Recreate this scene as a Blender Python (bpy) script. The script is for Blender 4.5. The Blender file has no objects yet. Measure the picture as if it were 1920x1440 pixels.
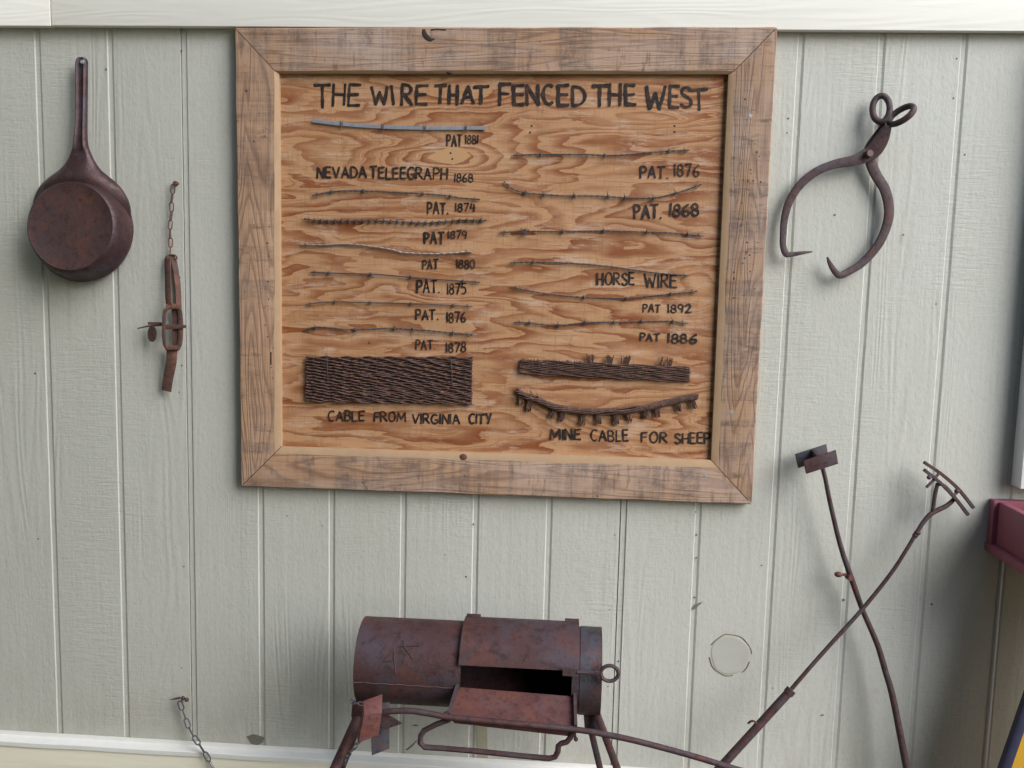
import bpy, bmesh, math, random
from mathutils import Vector, Matrix
random.seed(7)
R = math.radians
scene = bpy.context.scene
col = scene.collection

# ------------------------------------------------------------------ camera
F, PITCH, YAW, ROLL = 1700.0, 0.112, 0.0652, -0.0241
CX, CD, CH = 1.4797, 2.4499, 1.72
def cam_matrix():
    cy, sy = math.cos(YAW), math.sin(YAW)
    Rz = Matrix(((cy, -sy, 0), (sy, cy, 0), (0, 0, 1)))
    cp, sp = math.cos(PITCH), math.sin(PITCH)
    Rx = Matrix(((1, 0, 0), (0, cp, sp), (0, -sp, cp)))
    cr, sr = math.cos(ROLL), math.sin(ROLL)
    Ry = Matrix(((cr, 0, sr), (0, 1, 0), (-sr, 0, cr)))
    return Rz @ Rx @ Ry
CM = cam_matrix()
CAM = Vector((CX, -CD, CH))
def ray(px, py):
    return (CM @ Vector(((px - 960) / F, 1.0, (720 - py) / F))).normalized()
def P(px, py, d=0.0):
    """point seen at photo pixel (px,py) lying d metres in front of the wall"""
    v = ray(px, py)
    return CAM + v * ((CD - d) / v.y)
cd = bpy.data.cameras.new('camera')
cam = bpy.data.objects.new('camera', cd); col.objects.link(cam)
cd.sensor_width = 36.0; cd.lens = 36.0 * F / 1920.0
cd.clip_start = 0.02; cd.clip_end = 2000
M4 = Matrix.Identity(4)
right, fwd, up = CM.col[0], CM.col[1], CM.col[2]
for i in range(3):
    M4[i][0] = right[i]; M4[i][1] = up[i]; M4[i][2] = -fwd[i]; M4[i][3] = CAM[i]
cam.matrix_world = M4
scene.camera = cam

# ------------------------------------------------------------------ sky and sun
SUN_DIR = Vector((0.62, -0.52, 0.58)).normalized()
w = bpy.data.worlds.new("World"); scene.world = w; w.use_nodes = True
nt = w.node_tree
sky = nt.nodes.new('ShaderNodeTexSky'); sky.sky_type = 'NISHITA'; sky.sun_disc = False
sky.sun_elevation = math.asin(SUN_DIR.z); sky.sun_rotation = math.atan2(SUN_DIR.x, SUN_DIR.y)
sky.air_density = 1.0; sky.dust_density = 0.9; sky.ozone_density = 1.0
nt.links.new(sky.outputs[0], nt.nodes['Background'].inputs[0])
nt.nodes['Background'].inputs[1].default_value = 0.15
sd = bpy.data.lights.new('sun', 'SUN'); sd.energy = 2.0; sd.angle = R(44); sd.color = (0.975, 0.985, 1.0)
sun = bpy.data.objects.new('sun', sd); col.objects.link(sun)
sun.rotation_euler = SUN_DIR.to_track_quat('Z', 'Y').to_euler()
scene.view_settings.view_transform = 'Standard'
scene.view_settings.look = 'None'
scene.view_settings.gamma = 1.0
scene.view_settings.exposure = 1.02

# ------------------------------------------------------------------ object helpers
def tag(o, label=None, cat=None, group=None, kind=None):
    if label: o['label'] = label
    if cat: o['category'] = cat
    if group: o['group'] = group
    if kind: o['kind'] = kind
    return o
def thing(name, label, cat, loc, group=None):
    o = bpy.data.objects.new(name, None); col.objects.link(o)
    o.location = loc; o.empty_display_size = 0.05
    return tag(o, label, cat, group)
def root_loc(o):
    v = Vector((0, 0, 0))
    while o is not None:
        v += Vector(o.location); o = o.parent
    return v
def obj(name, bm, mats, parent=None, smooth=40):
    me = bpy.data.meshes.new(name)
    bmesh.ops.recalc_face_normals(bm, faces=bm.faces[:])
    bm.to_mesh(me); bm.free()
    for m in (mats if isinstance(mats, (list, tuple)) else [mats]): me.materials.append(m)
    if smooth:
        me.polygons.foreach_set('use_smooth', [True] * len(me.polygons))
        me.set_sharp_from_angle(angle=R(smooth))
    o = bpy.data.objects.new(name, me); col.objects.link(o)
    if parent is not None:
        o.parent = parent; o.location = -root_loc(parent)      # meshes are laid out in world metres
    return o
NRM = Vector((0, -1, 0))
def add_box(bm, a, b, bevel=0.0, mi=0):
    x0, x1 = sorted((a[0], b[0])); y0, y1 = sorted((a[1], b[1])); z0, z1 = sorted((a[2], b[2]))
    vs = [bm.verts.new(v) for v in ((x0,y0,z0),(x1,y0,z0),(x1,y1,z0),(x0,y1,z0),(x0,y0,z1),(x1,y0,z1),(x1,y1,z1),(x0,y1,z1))]
    fs = [bm.faces.new([vs[i] for i in f]) for f in ((0,3,2,1),(4,5,6,7),(0,1,5,4),(1,2,6,5),(2,3,7,6),(3,0,4,7))]
    for f in fs: f.material_index = mi
    if bevel > 0:
        es = list({e for f in fs for e in f.edges})
        bmesh.ops.bevel(bm, geom=es, offset=bevel, segments=2, affect='EDGES', profile=0.6)
def add_prism(bm, pts, n, th, bevel=0.0):
    """polygon pts (world) given thickness th along -n (back)"""
    n = n.normalized()
    a = [bm.verts.new(p) for p in pts]; b = [bm.verts.new(p - n * th) for p in pts]
    fs = [bm.faces.new(a), bm.faces.new(b[::-1])]
    k = len(pts)
    for i in range(k): fs.append(bm.faces.new((a[i], b[i], b[(i+1) % k], a[(i+1) % k])))
    if bevel > 0:
        bmesh.ops.bevel(bm, geom=list({e for f in fs for e in f.edges}), offset=bevel, segments=2, affect='EDGES', profile=0.6)
def cr(pts, n=6, closed=False):
    """Catmull-Rom through points (any tuple length)"""
    pts = [Vector(p) for p in pts]; out = []
    k = len(pts)
    rng = k if closed else k - 1
    for i in range(rng):
        p1, p2 = pts[i], pts[(i+1) % k]
        p0 = pts[i-1] if (closed or i > 0) else p1 * 2 - p2
        p3 = pts[(i+2) % k] if (closed or i + 2 < k) else p2 * 2 - p1
        for j in range(n):
            t = j / n
            out.append(0.5 * ((2*p1) + (p2-p0)*t + (2*p0-5*p1+4*p2-p3)*t*t + (3*p1-p0-3*p2+p3)*t**3))
    if not closed: out.append(pts[-1])
    return out
def sweep(bm, pts, rad, segs=8, closed=False, nref=NRM, rect=False, mi=0):
    """sweep an ellipse (or rounded bar) along pts; rad = r | (rb, rn) | list of those. rn is along nref"""
    pts = [Vector(p) for p in pts]; k = len(pts)
    rings = []
    for i, p in enumerate(pts):
        if closed: t = pts[(i+1) % k] - pts[i-1]
        else: t = pts[min(i+1, k-1)] - pts[max(i-1, 0)]
        if t.length < 1e-9: t = Vector((1, 0, 0))
        t.normalize()
        n = nref - t * nref.dot(t)
        if n.length < 0.15:
            n = Vector((0.3, 0, 1)); n = n - t * n.dot(t)
        n.normalize(); b = t.cross(n)
        r = rad[i] if isinstance(rad, list) else rad
        rb, rn = r if isinstance(r, (tuple, list)) else (r, r)
        if rect:
            c = 0.82
            prof = [(1,c),(c,1),(-c,1),(-1,c),(-1,-c),(-c,-1),(c,-1),(1,-c)]
            if rn < rb * .3: prof = [(1,.7),(.94,1),(-.94,1),(-1,.7),(-1,-.7),(-.94,-1),(.94,-1),(1,-.7)]
        else:
            prof = [(math.cos(2*math.pi*j/segs), math.sin(2*math.pi*j/segs)) for j in range(segs)]
        rings.append([bm.verts.new(p + b * (rb * x) + n * (rn * y)) for x, y in prof])
    m = len(rings[0])
    for i in range(k if closed else k - 1):
        A, B = rings[i], rings[(i+1) % k]
        for j in range(m):
            f = bm.faces.new((A[j], A[(j+1) % m], B[(j+1) % m], B[j])); f.material_index = mi
    if not closed:
        for rr in (rings[0], rings[-1]):
            f = bm.faces.new(rr); f.material_index = mi
def add_sphere(bm, c, r, sc=(1, 1, 1), seg=10):
    geo = bmesh.ops.create_uvsphere(bm, u_segments=seg, v_segments=max(5, seg//2+1), radius=r)
    for v in geo['verts']:
        v.co = Vector((v.co.x*sc[0], v.co.y*sc[1], v.co.z*sc[2])) + Vector(c)
def add_disc(bm, c, n, r, h, seg=16):
    """short cylinder: front face centre c, axis n"""
    n = n.normalized()
    u = n.orthogonal().normalized(); v = n.cross(u)
    a = [bm.verts.new(c + (u*math.cos(2*math.pi*i/seg) + v*math.sin(2*math.pi*i/seg))*r*.9) for i in range(seg)]
    b = [bm.verts.new(c - n*h*.3 + (u*math.cos(2*math.pi*i/seg) + v*math.sin(2*math.pi*i/seg))*r) for i in range(seg)]
    d = [bm.verts.new(c - n*h + (u*math.cos(2*math.pi*i/seg) + v*math.sin(2*math.pi*i/seg))*r) for i in range(seg)]
    bm.faces.new(a); bm.faces.new(d[::-1])
    for x, y in ((a, b), (b, d)):
        for i in range(seg): bm.faces.new((x[i], y[i], y[(i+1) % seg], x[(i+1) % seg]))
def chain_links(bm, path, L, W, r, twist0=0.0, flat=False):
    """links of length L laid along the polyline path"""
    pts = [Vector(p) for p in path]
    seg = [(pts[i+1]-pts[i]).length for i in range(len(pts)-1)]
    tot = sum(seg); pitch = L - 2.2*r; n = max(1, round(tot / pitch))
    def at(s):
        for i, l in enumerate(seg):
            if s <= l or i == len(seg)-1: return pts[i].lerp(pts[i+1], min(1.0, s/l))
            s -= l
    for i in range(n):
        a, b = at(tot*i/n), at(tot*(i+1)/n)
        t = (b-a).normalized(); c = (a+b)/2
        n0 = NRM - t*NRM.dot(t); n0.normalize(); b0 = t.cross(n0)
        ang = twist0 + (math.pi/2 if i % 2 else 0) + random.uniform(-.25, .25)
        sd_ = b0*math.cos(ang) + n0*math.sin(ang); nn = t.cross(sd_)
        hl = (b-a).length/2 + 1.1*r - r; hw = W/2 - r
        loop = []
        for k in range(14):
            q = 2*math.pi*k/14
            x, y = math.cos(q), math.sin(q)
            loop.append(c + t*((hl-hw)*(1 if x > 0 else -1) + hw*x if abs(x) > .05 else 0) + sd_*(hw*y))
        sweep(bm, loop, r, 6, closed=True, nref=nn)

# ------------------------------------------------------------------ material helpers
class G:
    """small node graph writer"""
    def __init__(s, name):
        s.m = bpy.data.materials.new(name); s.m.use_nodes = True
        s.t = s.m.node_tree; s.b = s.t.nodes['Principled BSDF']
        s.tc = s.t.nodes.new('ShaderNodeTexCoord')
    def L(s, a, b): s.t.links.new(a, b)
    def co(s, scale=(1,1,1), loc=(0,0,0), rot=(0,0,0), src=None):
        n = s.t.nodes.new('ShaderNodeMapping'); s.L(src or s.tc.outputs['Object'], n.inputs[0])
        n.inputs['Scale'].default_value = scale; n.inputs['Location'].default_value = loc; n.inputs['Rotation'].default_value = rot
        return n.outputs[0]
    def noise(s, vec, scale=1, detail=3, rough=.55, dist=0, color=False):
        n = s.t.nodes.new('ShaderNodeTexNoise'); s.L(vec, n.inputs['Vector'])
        n.inputs['Scale'].default_value = scale; n.inputs['Detail'].default_value = detail
        n.inputs['Roughness'].default_value = rough; n.inputs['Distortion'].default_value = dist
        return n.outputs[1 if color else 0]
    def voro(s, vec, scale=1, feat='F1', rnd=1):
        n = s.t.nodes.new('ShaderNodeTexVoronoi'); n.feature = feat; s.L(vec, n.inputs['Vector'])
        n.inputs['Scale'].default_value = scale; n.inputs['Randomness'].default_value = rnd
        return n.outputs[0]
    def math(s, op, a, b=None, c=None, clamp=False):
        n = s.t.nodes.new('ShaderNodeMath'); n.operation = op; n.use_clamp = clamp
        for i, v in enumerate((a, b, c)):
            if v is None: continue
            if isinstance(v, (int, float)): n.inputs[i].default_value = v
            else: s.L(v, n.inputs[i])
        return n.outputs[0]
    def ramp(s, fac, stops, interp='LINEAR'):
        n = s.t.nodes.new('ShaderNodeValToRGB'); s.L(fac, n.inputs[0]); cr_ = n.color_ramp; cr_.interpolation = interp
        while len(cr_.elements) < len(stops): cr_.elements.new(0.5)
        for e, (p, c) in zip(cr_.elements, stops):
            e.position = p
            e.color = (c, c, c, 1) if isinstance(c, (int, float)) else (*c, 1)
        return n.outputs[0]
    def mix(s, fac, a, b, mode='MIX'):
        n = s.t.nodes.new('ShaderNodeMix'); n.data_type = 'RGBA'; n.blend_type = mode
        for i, v in ((0, fac), (6, a), (7, b)):
            if isinstance(v, (int, float)): n.inputs[i].default_value = v
            elif isinstance(v, tuple): n.inputs[i].default_value = (*v, 1)
            else: s.L(v, n.inputs[i])
        return n.outputs[2]
    def sep(s, vec=None):
        n = s.t.nodes.new('ShaderNodeSeparateXYZ'); s.L(vec or s.tc.outputs['Object'], n.inputs[0]); return n.outputs
    def bump(s, h, strength=.3, dist=.002, prev=None):
        n = s.t.nodes.new('ShaderNodeBump'); s.L(h, n.inputs['Height'])
        n.inputs['Strength'].default_value = strength; n.inputs['Distance'].default_value = dist
        if prev is not None: s.L(prev, n.inputs['Normal'])
        return n.outputs[0]
    def done(s, color, rough=.6, metal=0.0, normal=None, spec=.5):
        b = s.b
        for k, v in (('Base Color', color), ('Roughness', rough), ('Metallic', metal)):
            if isinstance(v, tuple): b.inputs[k].default_value = (*v, 1)
            elif isinstance(v, (int, float)): b.inputs[k].default_value = v
            else: s.L(v, b.inputs[k])
        b.inputs['Specular IOR Level'].default_value = spec
        if normal is not None: s.L(normal, b.inputs['Normal'])
        return s.m

def mat_siding():
    g = G('siding_paint')
    # rough sawn emboss: vertical grain streaks, cathedral ridges and chatter ripples across the planks
    gr = g.noise(g.co((55, 55, 2.6)), 1, 4, .6)
    v = g.noise(g.co((7, 7, .55)), 1, 2, .5)
    rid = g.math('SINE', g.math('MULTIPLY', v, 130))
    msk = g.ramp(g.noise(g.co((4.5, 4.5, 1.1), (3, 1, 7)), 1, 2), [(.50, 0.0), (.66, 1.0)])
    rid = g.math('MULTIPLY', rid, msk)
    chat = g.noise(g.co((16, 16, 150), (1, 2, 3)), 1, 3, .6, .6)
    cm = g.ramp(g.noise(g.co((3, 3, 1.6), (9, 4, 2)), 1, 2), [(.46, 0.0), (.62, 1.0)])
    chat = g.math('MULTIPLY', chat, cm)
    fine = g.noise(g.co((110, 110, 60)), 1, 5, .7)
    big = g.noise(g.co((30, 30, 22), (4, 4, 4)), 1, 3, .6)
    h = g.math('ADD', g.math('MULTIPLY', gr, .7), g.math('MULTIPLY', rid, .20))
    h = g.math('ADD', h, g.math('MULTIPLY', chat, 1.1))
    h = g.math('ADD', h, g.math('MULTIPLY', fine, .85))
    h = g.math('ADD', h, g.math('MULTIPLY', big, .7))
    nrm = g.bump(h, .62, .0022)
    dirt = g.noise(g.co((1.4, 1.4, .8)), 1, 4, .6)
    c = g.mix(g.ramp(dirt, [(.35, 0.0), (.7, 1.0)]), (.45, .445, .385), (.50, .495, .445))
    c = g.mix(g.math('MULTIPLY', g.ramp(fine, [(.3, 1.0), (.5, 0.0)]), .35), c, (.35, .345, .30))
    drip = g.ramp(g.noise(g.co((26, 26, .7), (2, 5, 1)), 1, 3, .6), [(.58, 0.0), (.8, .35)])
    c = g.mix(drip, c, (.37, .362, .315))
    px_, py_, pz_ = g.sep()
    wob = g.math('MULTIPLY', g.math('SUBTRACT', g.noise(g.co((40, 40, 14)), 1, 3, .6), .5), .012)
    for sx, sy, ln, wd_, st_ in ((1478,484,.10,.0035,.45),(1488,478,.05,.006,.25),(1573,520,.06,.004,.3),(1690,440,.03,.009,.35),(128,520,.22,.010,.20),(175,522,.16,.006,.22),(312,735,.12,.005,.25),(349,1318,.10,.005,.3),(1153,1005,.06,.0025,.3),(1306,1048,.09,.0025,.3),(605,988,.05,.002,.25),(1640,1290,.05,.02,.12)):
        q = P(sx, sy, 0)
        ax_ = g.math('DIVIDE', g.math('ABSOLUTE', g.math('ADD', g.math('SUBTRACT', px_, q.x), wob)), wd_)
        t_ = g.math('DIVIDE', g.math('SUBTRACT', q.z, pz_), ln)
        mk = g.math('MULTIPLY', g.ramp(ax_, [(0.0, 1.0), (1.0, 0.0)]), g.ramp(t_, [(0.0, 0.0), (.04, 1.0), (1.0, 0.0)]))
        c = g.mix(g.math('MULTIPLY', mk, st_), c, (.20, .105, .055))
    # brownish blotches at the foot of the wall, fading out upwards
    z = g.sep()[2]
    foot = g.math('MULTIPLY', g.ramp(z, [(.30, 1.0), (.62, 0.0)]), g.ramp(g.noise(g.co((9, 9, 6)), 1, 5, .65), [(.45, 0.0), (.7, .7)]))
    c = g.mix(foot, c, (.36, .33, .26))
    return g.done(c, .62, 0, nrm, .3)
def mat_trim(name, c0, c1, axis='x', edge=None):
    g = G(name)
    sc = (2.2, 60, 60) if axis == 'x' else (60, 60, 2.2)
    v = g.noise(g.co((.9, 9, 9) if axis == 'x' else (9, 9, .9)), 1, 2, .5, .3)
    rid = g.math('SINE', g.math('MULTIPLY', v, 110))
    gr = g.noise(g.co(sc), 1, 4, .6)
    h = g.math('ADD', g.math('MULTIPLY', rid, .22), gr)
    nrm = g.bump(h, .32, .0016)
    c = g.mix(g.noise(g.co((3, 3, 3)), 1, 4, .6), c0, c1)
    c = g.mix(g.ramp(gr, [(.3, .3), (.45, 0.0)]), c, tuple(x*.8 for x in c0))
    if edge:
        z = g.sep()[2]
        e = g.math('MULTIPLY', g.ramp(z, [(0, 0.0), (1, 0.0)]), 1.0)
    return g.done(c, .55, 0, nrm, .35)
def mat_frame(axis, seed, grey=.5):
    g = G('weathered_plank')
    o = (seed*3.7, seed*1.3, seed*2.1)
    A = (lambda a, b: (a, b, b)) if axis == 'x' else (lambda a, b: (b, b, a))
    v = g.noise(g.co(A(.75, 8.5), o), 1, 2.5, .5, .5)
    ring = g.math('FRACT', g.math('ADD', g.math('MULTIPLY', v, 21), g.math('MULTIPLY', g.noise(g.co(A(9, 60), o), 1, 4, .7), .5)))
    ringc = g.ramp(ring, [(0, .95), (.08, .8), (.30, .15), (.80, 0.0), (1, .95)])
    fib = g.noise(g.co(A(7, 230), o), 1, 3, .6)
    base = g.mix(g.noise(g.co(A(3.2, 9), o), 1, 4, .65), (.35, .192, .100), (.46, .298, .185))
    c = g.mix(g.math('MULTIPLY', ringc, .72), base, (.155, .085, .06))
    c = g.mix(g.ramp(fib, [(.36, .6), (.52, 0.0)]), c, (.21, .13, .095))
    B = A if False else ((lambda a, b: (a, b, b)) if axis == 'x' else (lambda a, b: (b, b, a)))
    # weathering first: silvery pink patches stretched along the plank
    c = g.mix(g.ramp(g.noise(g.co(A(2.4, 7), (o[1], o[2], o[0])), 1, 5, .7), [(.42, 0.0), (.68, .65*grey+.10)]), c, (.43, .345, .295))
    # bandsaw marks: bands running ACROSS the plank, grimy grey with hard starts
    band = g.noise(g.co(B(19, .5), o), 1, 3, .65)
    bandf = g.noise(g.co(B(150, 1.6), o), 1, 2, .6)
    patch = g.noise(g.co((6, 6, 6), o), 1, 5, .7)
    gm = g.math('MULTIPLY', g.ramp(band, [(.46, 0.0), (.53, 1.0)]), g.ramp(patch, [(.38, 0.0), (.54, .6+.4*grey)]))
    gm = g.math('MULTIPLY', gm, g.ramp(bandf, [(.35, .6), (.58, 1.0)]))
    gm = g.math('MULTIPLY', gm, g.ramp(g.noise(g.co((60, 60, 60), o), 1, 5, .8), [(.36, .15), (.56, 1.0)]))
    gm = g.math('MULTIPLY', gm, g.ramp(fib, [(.3, 1.0), (.65, .55)]))
    c = g.mix(g.math('MULTIPLY', gm, .9), c, (.12, .095, .085))
    grime = g.ramp(g.noise(g.co(B(45, 12), o), 1, 6, .75), [(.55, 0.0), (.68, .8)])
    c = g.mix(grime, c, (.13, .085, .06))
    h = g.math('ADD', g.math('MULTIPLY', fib, .6), g.math('MULTIPLY', bandf, .5))
    h = g.math('SUBTRACT', h, g.math('MULTIPLY', ringc, .45))
    return g.done(c, .75, 0, g.bump(h, .7, .0018), .25)
def mat_edge():
    g = G('fresh_cut_pine')
    n = g.noise(g.co((30, 30, 30)), 1, 4, .6)
    c = g.mix(n, (.36, .225, .12), (.46, .315, .195))
    return g.done(c, .7, 0, g.bump(n, .3, .001), .25)
def mat_ply():
    g = G('rotary_cut_plywood')
    # contour lines of a slow height field, each ring sharp on one side and fading on the other
    wv = g.noise(g.co((2.2, 2, 5), (5, 0, 2)), 1, 3, .55, 0, True)
    add = g.t.nodes.new('ShaderNodeVectorMath'); add.operation = 'MULTIPLY_ADD'
    g.L(wv, add.inputs[0]); add.inputs[1].default_value = (.30, 0, .11); g.L(g.tc.outputs['Object'], add.inputs[2])
    v = g.noise(g.co((1.05, 1.05, 6.6), (2.3, 0, 8.1), src=add.outputs[0]), 1, 3.5, .50, .2)
    # growth swirls round the places where branches were
    px_, py_, pz_ = g.sep()
    for (cx_, cy_), ax_, az_, k_ in (((846,293), .15, .032, .30), ((725,545), .085, .030, -.22), ((1312,530), .07, .035, .25), ((1225,215), .11, .03, .2), ((1180,800), .14, .03, -.2)):
        q = P(cx_, cy_, .012)
        dx = g.math('DIVIDE', g.math('SUBTRACT', px_, q.x), ax_); dz = g.math('DIVIDE', g.math('SUBTRACT', pz_, q.z), az_)
        r2 = g.math('ADD', g.math('MULTIPLY', dx, dx), g.math('MULTIPLY', dz, dz))
        v = g.math('ADD', v, g.math('DIVIDE', k_, g.math('ADD', r2, 1.0)))
    fine = g.noise(g.co((14, 14, 90), (1, 0, 4)), 1, 5, .7)
    jag = g.noise(g.co((60, 60, 25), (1, 0, 9)), 1, 3, .7)
    vv = g.math('ADD', g.math('MULTIPLY', v, 15), g.math('MULTIPLY', fine, .45))
    vv = g.math('ADD', vv, g.math('MULTIPLY', jag, .16))
    ring = g.math('FRACT', vv)
    ringc = g.ramp(ring, [(0, 1.0), (.04, 1.0), (.20, .82), (.38, .50), (.52, .16), (.62, 0.0), (.965, 0.0), (1, 1.0)])
    amp = g.ramp(g.noise(g.co((3, 2, 9), (7, 0, 1)), 1, 4, .6), [(.34, .4), (.58, 1.0)])
    k = g.math('MULTIPLY', ringc, amp)
    ring2 = g.math('FRACT', g.math('ADD', g.math('MULTIPLY', v, 50), g.math('MULTIPLY', fine, .6)))
    z2 = g.ramp(g.noise(g.co((3, 3, 8), (11, 0, 6)), 1, 4), [(.50, 0.0), (.60, 1.0)])
    k2 = g.math('MULTIPLY', g.ramp(ring2, [(0, .9), (.14, .75), (.36, 0.0), (.93, 0.0), (1, .9)]), z2)
    k = g.math('MAXIMUM', k, g.math('MULTIPLY', k2, .68))
    light = g.mix(g.noise(g.co((3, 3, 12), (1, 0, 1)), 1, 5, .65), (.385, .182, .072), (.51, .31, .175))
    dark = g.mix(g.noise(g.co((5, 5, 14), (8, 0, 3)), 1, 4, .6), (.26, .078, .017), (.165, .040, .016))
    c = g.mix(k, light, dark)
    # pale worn patches, checks and roller marks
    c = g.mix(g.ramp(g.noise(g.co((7, 7, 34), (3, 0, 9)), 1, 6, .75), [(.53, 0.0), (.66, .75)]), c, (.53, .375, .265))
    c = g.mix(g.ramp(g.noise(g.co((11, 11, 240)), 1, 3, .6), [(.36, .40), (.46, 0.0)]), c, (.20, .085, .04))
    st = g.ramp(g.noise(g.co((190, 190, 16), (3, 0, 0)), 1, 3, .7), [(.36, .30), (.45, 0.0)])
    c = g.mix(st, c, (.24, .105, .05))
    c = g.mix(g.ramp(g.noise(g.co((40, 40, 60)), 1, 5, .75), [(.60, 0.0), (.76, .5)]), c, (.16, .07, .04))
    # broad weather stains
    c = g.mix(g.ramp(g.noise(g.co((2.4, 2, 2.4), (1, 7, 3)), 1, 5, .65), [(.50, 0.0), (.75, .45)]), c, (.20, .10, .055))
    h = g.math('ADD', fine, g.math('MULTIPLY', ringc, .5))
    return g.done(c, .6, 0, g.bump(h, .45, .0010), .3)
def mat_rust(name, base, patch, blue=(.075, .065, .085), rough=.5, metal=.35, scale=1.0, spot=.5):
    g = G(name)
    n1 = g.noise(g.co((8*scale,)*3, (2, 3, 1)), 1, 8, .72, .4)
    n2 = g.noise(g.co((26*scale,)*3), 1, 7, .75)
    n3 = g.noise(g.co((130*scale,)*3), 1, 5, .75)
    n4 = g.noise(g.co((4.5*scale,)*3, (8, 8, 1)), 1, 6, .7, .3)
    c = g.mix(g.ramp(n4, [(.46, 0.0), (.58, .85)]), base, blue)  # random second tone; bluish ones put sky sheen into the colour
    c = g.mix(g.math('MULTIPLY', g.ramp(n1, [(.50, 0.0), (.60, 1.0)]), spot), c, patch)
    c = g.mix(g.ramp(n2, [(.50, 0.0), (.64, .7)]), c, tuple(x*.42 for x in base))
    c = g.mix(g.ramp(n3, [(.57, 0.0), (.72, .45)]), c, tuple(min(1, x*1.7) for x in patch))
    c = g.mix(g.ramp(g.noise(g.co((60*scale,)*3, (5, 1, 2)), 1, 5, .8), [(.58, 0.0), (.72, .40)]), c, (.11, .085, .08))
    h = g.math('ADD', g.math('MULTIPLY', n3, .8), n2)
    r = g.math('ADD', g.math('MULTIPLY', n2, .5), rough - .17)
    return g.done(c, r, metal, g.bump(h, .65, .0014), .38)
def mat_plain(name, c, rough=.6, metal=0.0, var=.25, scale=40, bump=.2):
    g = G(name)
    n = g.noise(g.co((scale,)*3), 1, 4, .6)
    cc = g.mix(n, tuple(x*(1-var) for x in c), tuple(min(1, x*(1+var)) for x in c))
    return g.done(cc, rough, metal, g.bump(n, bump, .001), .4)
def mat_ink():
    g = G('black_brush_paint')
    n = g.noise(g.co((60, 60, 60)), 1, 4, .7)
    c = g.mix(g.ramp(n, [(.42, 0.0), (.70, .8)]), (.014, .012, .013), (.085, .048, .030))
    return g.done(c, .55, 0, None, .3)
def mat_ground():
    g = G('packed_gravel')
    v = g.voro(g.co((60, 60, 60)), 1)
    n = g.noise(g.co((3, 3, 3)), 1, 5, .6)
    c = g.mix(n, (.075, .068, .058), (.12, .108, .09))
    c = g.mix(g.ramp(v, [(.1, 0.0), (.7, .6)]), c, (.09, .08, .065))
    return g.done(c, .9, 0, g.bump(v, .8, .01), .2)

M = dict(
    siding=mat_siding(),
    fascia=mat_trim('cream_trim_paint', (.87, .84, .745), (.90, .875, .80)),
    base=mat_trim('base_trim_paint', (.74, .69, .53), (.80, .76, .62)),
    flash=mat_plain('white_flashing_paint', (.70, .685, .64), .45, 0, .08, 30),
    rail_top=mat_frame('x', 1.0, 1.0), rail_bot=mat_frame('x', 2.3, .8), rail_l=mat_frame('z', 3.1, .1), rail_r=mat_frame('z', 4.4, .8),
    edge=mat_edge(), ply=mat_ply(), ink=mat_ink(),
    plug=mat_plain('plywood_plug', (.46, .265, .125), .6, 0, .10, 18),
    knot=mat_plain('dark_knot', (.035, .024, .02), .8, 0, .4, 80),
    pan=mat_rust('pan_iron', (.060, .031, .031), (.10, .038, .030), (.078, .06, .078), .38, .4, 1.3, .4),
    panface=mat_rust('pan_bottom_rust', (.066, .033, .030), (.115, .042, .026), (.056, .036, .036), .68, .15, 2.0, .6),
    iron=mat_rust('old_iron', (.082, .050, .050), (.125, .055, .042), (.088, .072, .080), .55, .3, 2.5, .5),
    rod=mat_rust('branding_iron_rust', (.074, .039, .040), (.13, .047, .036), (.080, .063, .070), .6, .3, 3.0, .5),
    trap=mat_rust('trap_rust', (.12, .062, .048), (.21, .085, .05), (.095, .06, .06), .65, .2, 4.0, .7),
    barrel=mat_rust('barrel_rust', (.076, .037, .036), (.135, .048, .034), (.076, .058, .068), .58, .35, 1.2, .55),
    tray=mat_rust('red_rust', (.105, .039, .034), (.155, .053, .034), (.12, .06, .06), .55, .15, 2.2, .7),
    headred=mat_rust('red_lead_rust', (.125, .042, .036), (.175, .058, .035), (.15, .07, .068), .55, .1, 3.0, .7),
    blued=mat_rust('blued_steel', (.065, .048, .052), (.13, .055, .045), (.065, .075, .095), .5, .35, 2.2, .6),
    wire=mat_rust('wire_steel', (.085, .075, .078), (.14, .08, .06), (.14, .135, .14), .5, .4, 6, .4),
    galv=mat_plain('galvanised_strip', (.27, .29, .33), .5, .3, .35, 60),
    twist=mat_plain('bright_wire', (.27, .25, .23), .45, .6, .5, 120),
    cable=mat_rust('cable_rust', (.095, .048, .036), (.25, .13, .085), (.10, .06, .05), .65, .15, 9, .7),
    cabledark=mat_plain('cable_shadow_rust', (.05, .03, .028), .85, 0, .3, 60),  # dark tone paints shade into the gaps behind the cable strands
    chain=mat_plain('zinc_chain', (.15, .15, .165), .42, .7, .5, 60),
    nail=mat_plain('nail_head_rust', (.10, .085, .075), .7, .2, .5, 200),
    screw=mat_plain('zinc_screw', (.62, .62, .62), .35, .7, .15, 90),
    maroon=mat_plain('maroon_paint', (.26, .075, .10), .5, 0, .12, 14, .3),
    white=mat_plain('white_window_paint', (.80, .80, .79), .42, 0, .05, 20),
    leaf=mat_plain('leaf_green', (.10, .16, .05), .5, 0, .4, 30),
    soil=mat_plain('potting_soil', (.04, .03, .022), .95, 0, .5, 60, .8),
    yellow=mat_plain('yellow_sign_paint', (.50, .27, .02), .5, 0, .12, 12),
    navy=mat_plain('navy_sign_frame', (.025, .025, .05), .5, 0, .3, 30),
    ground=mat_ground(),
)
def glass():
    g = G('window_glass'); g.b.inputs['Transmission Weight'].default_value = 0.0
    return g.done((.03, .035, .04), .05, 0, None, .8)
M['glass'] = glass()

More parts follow.
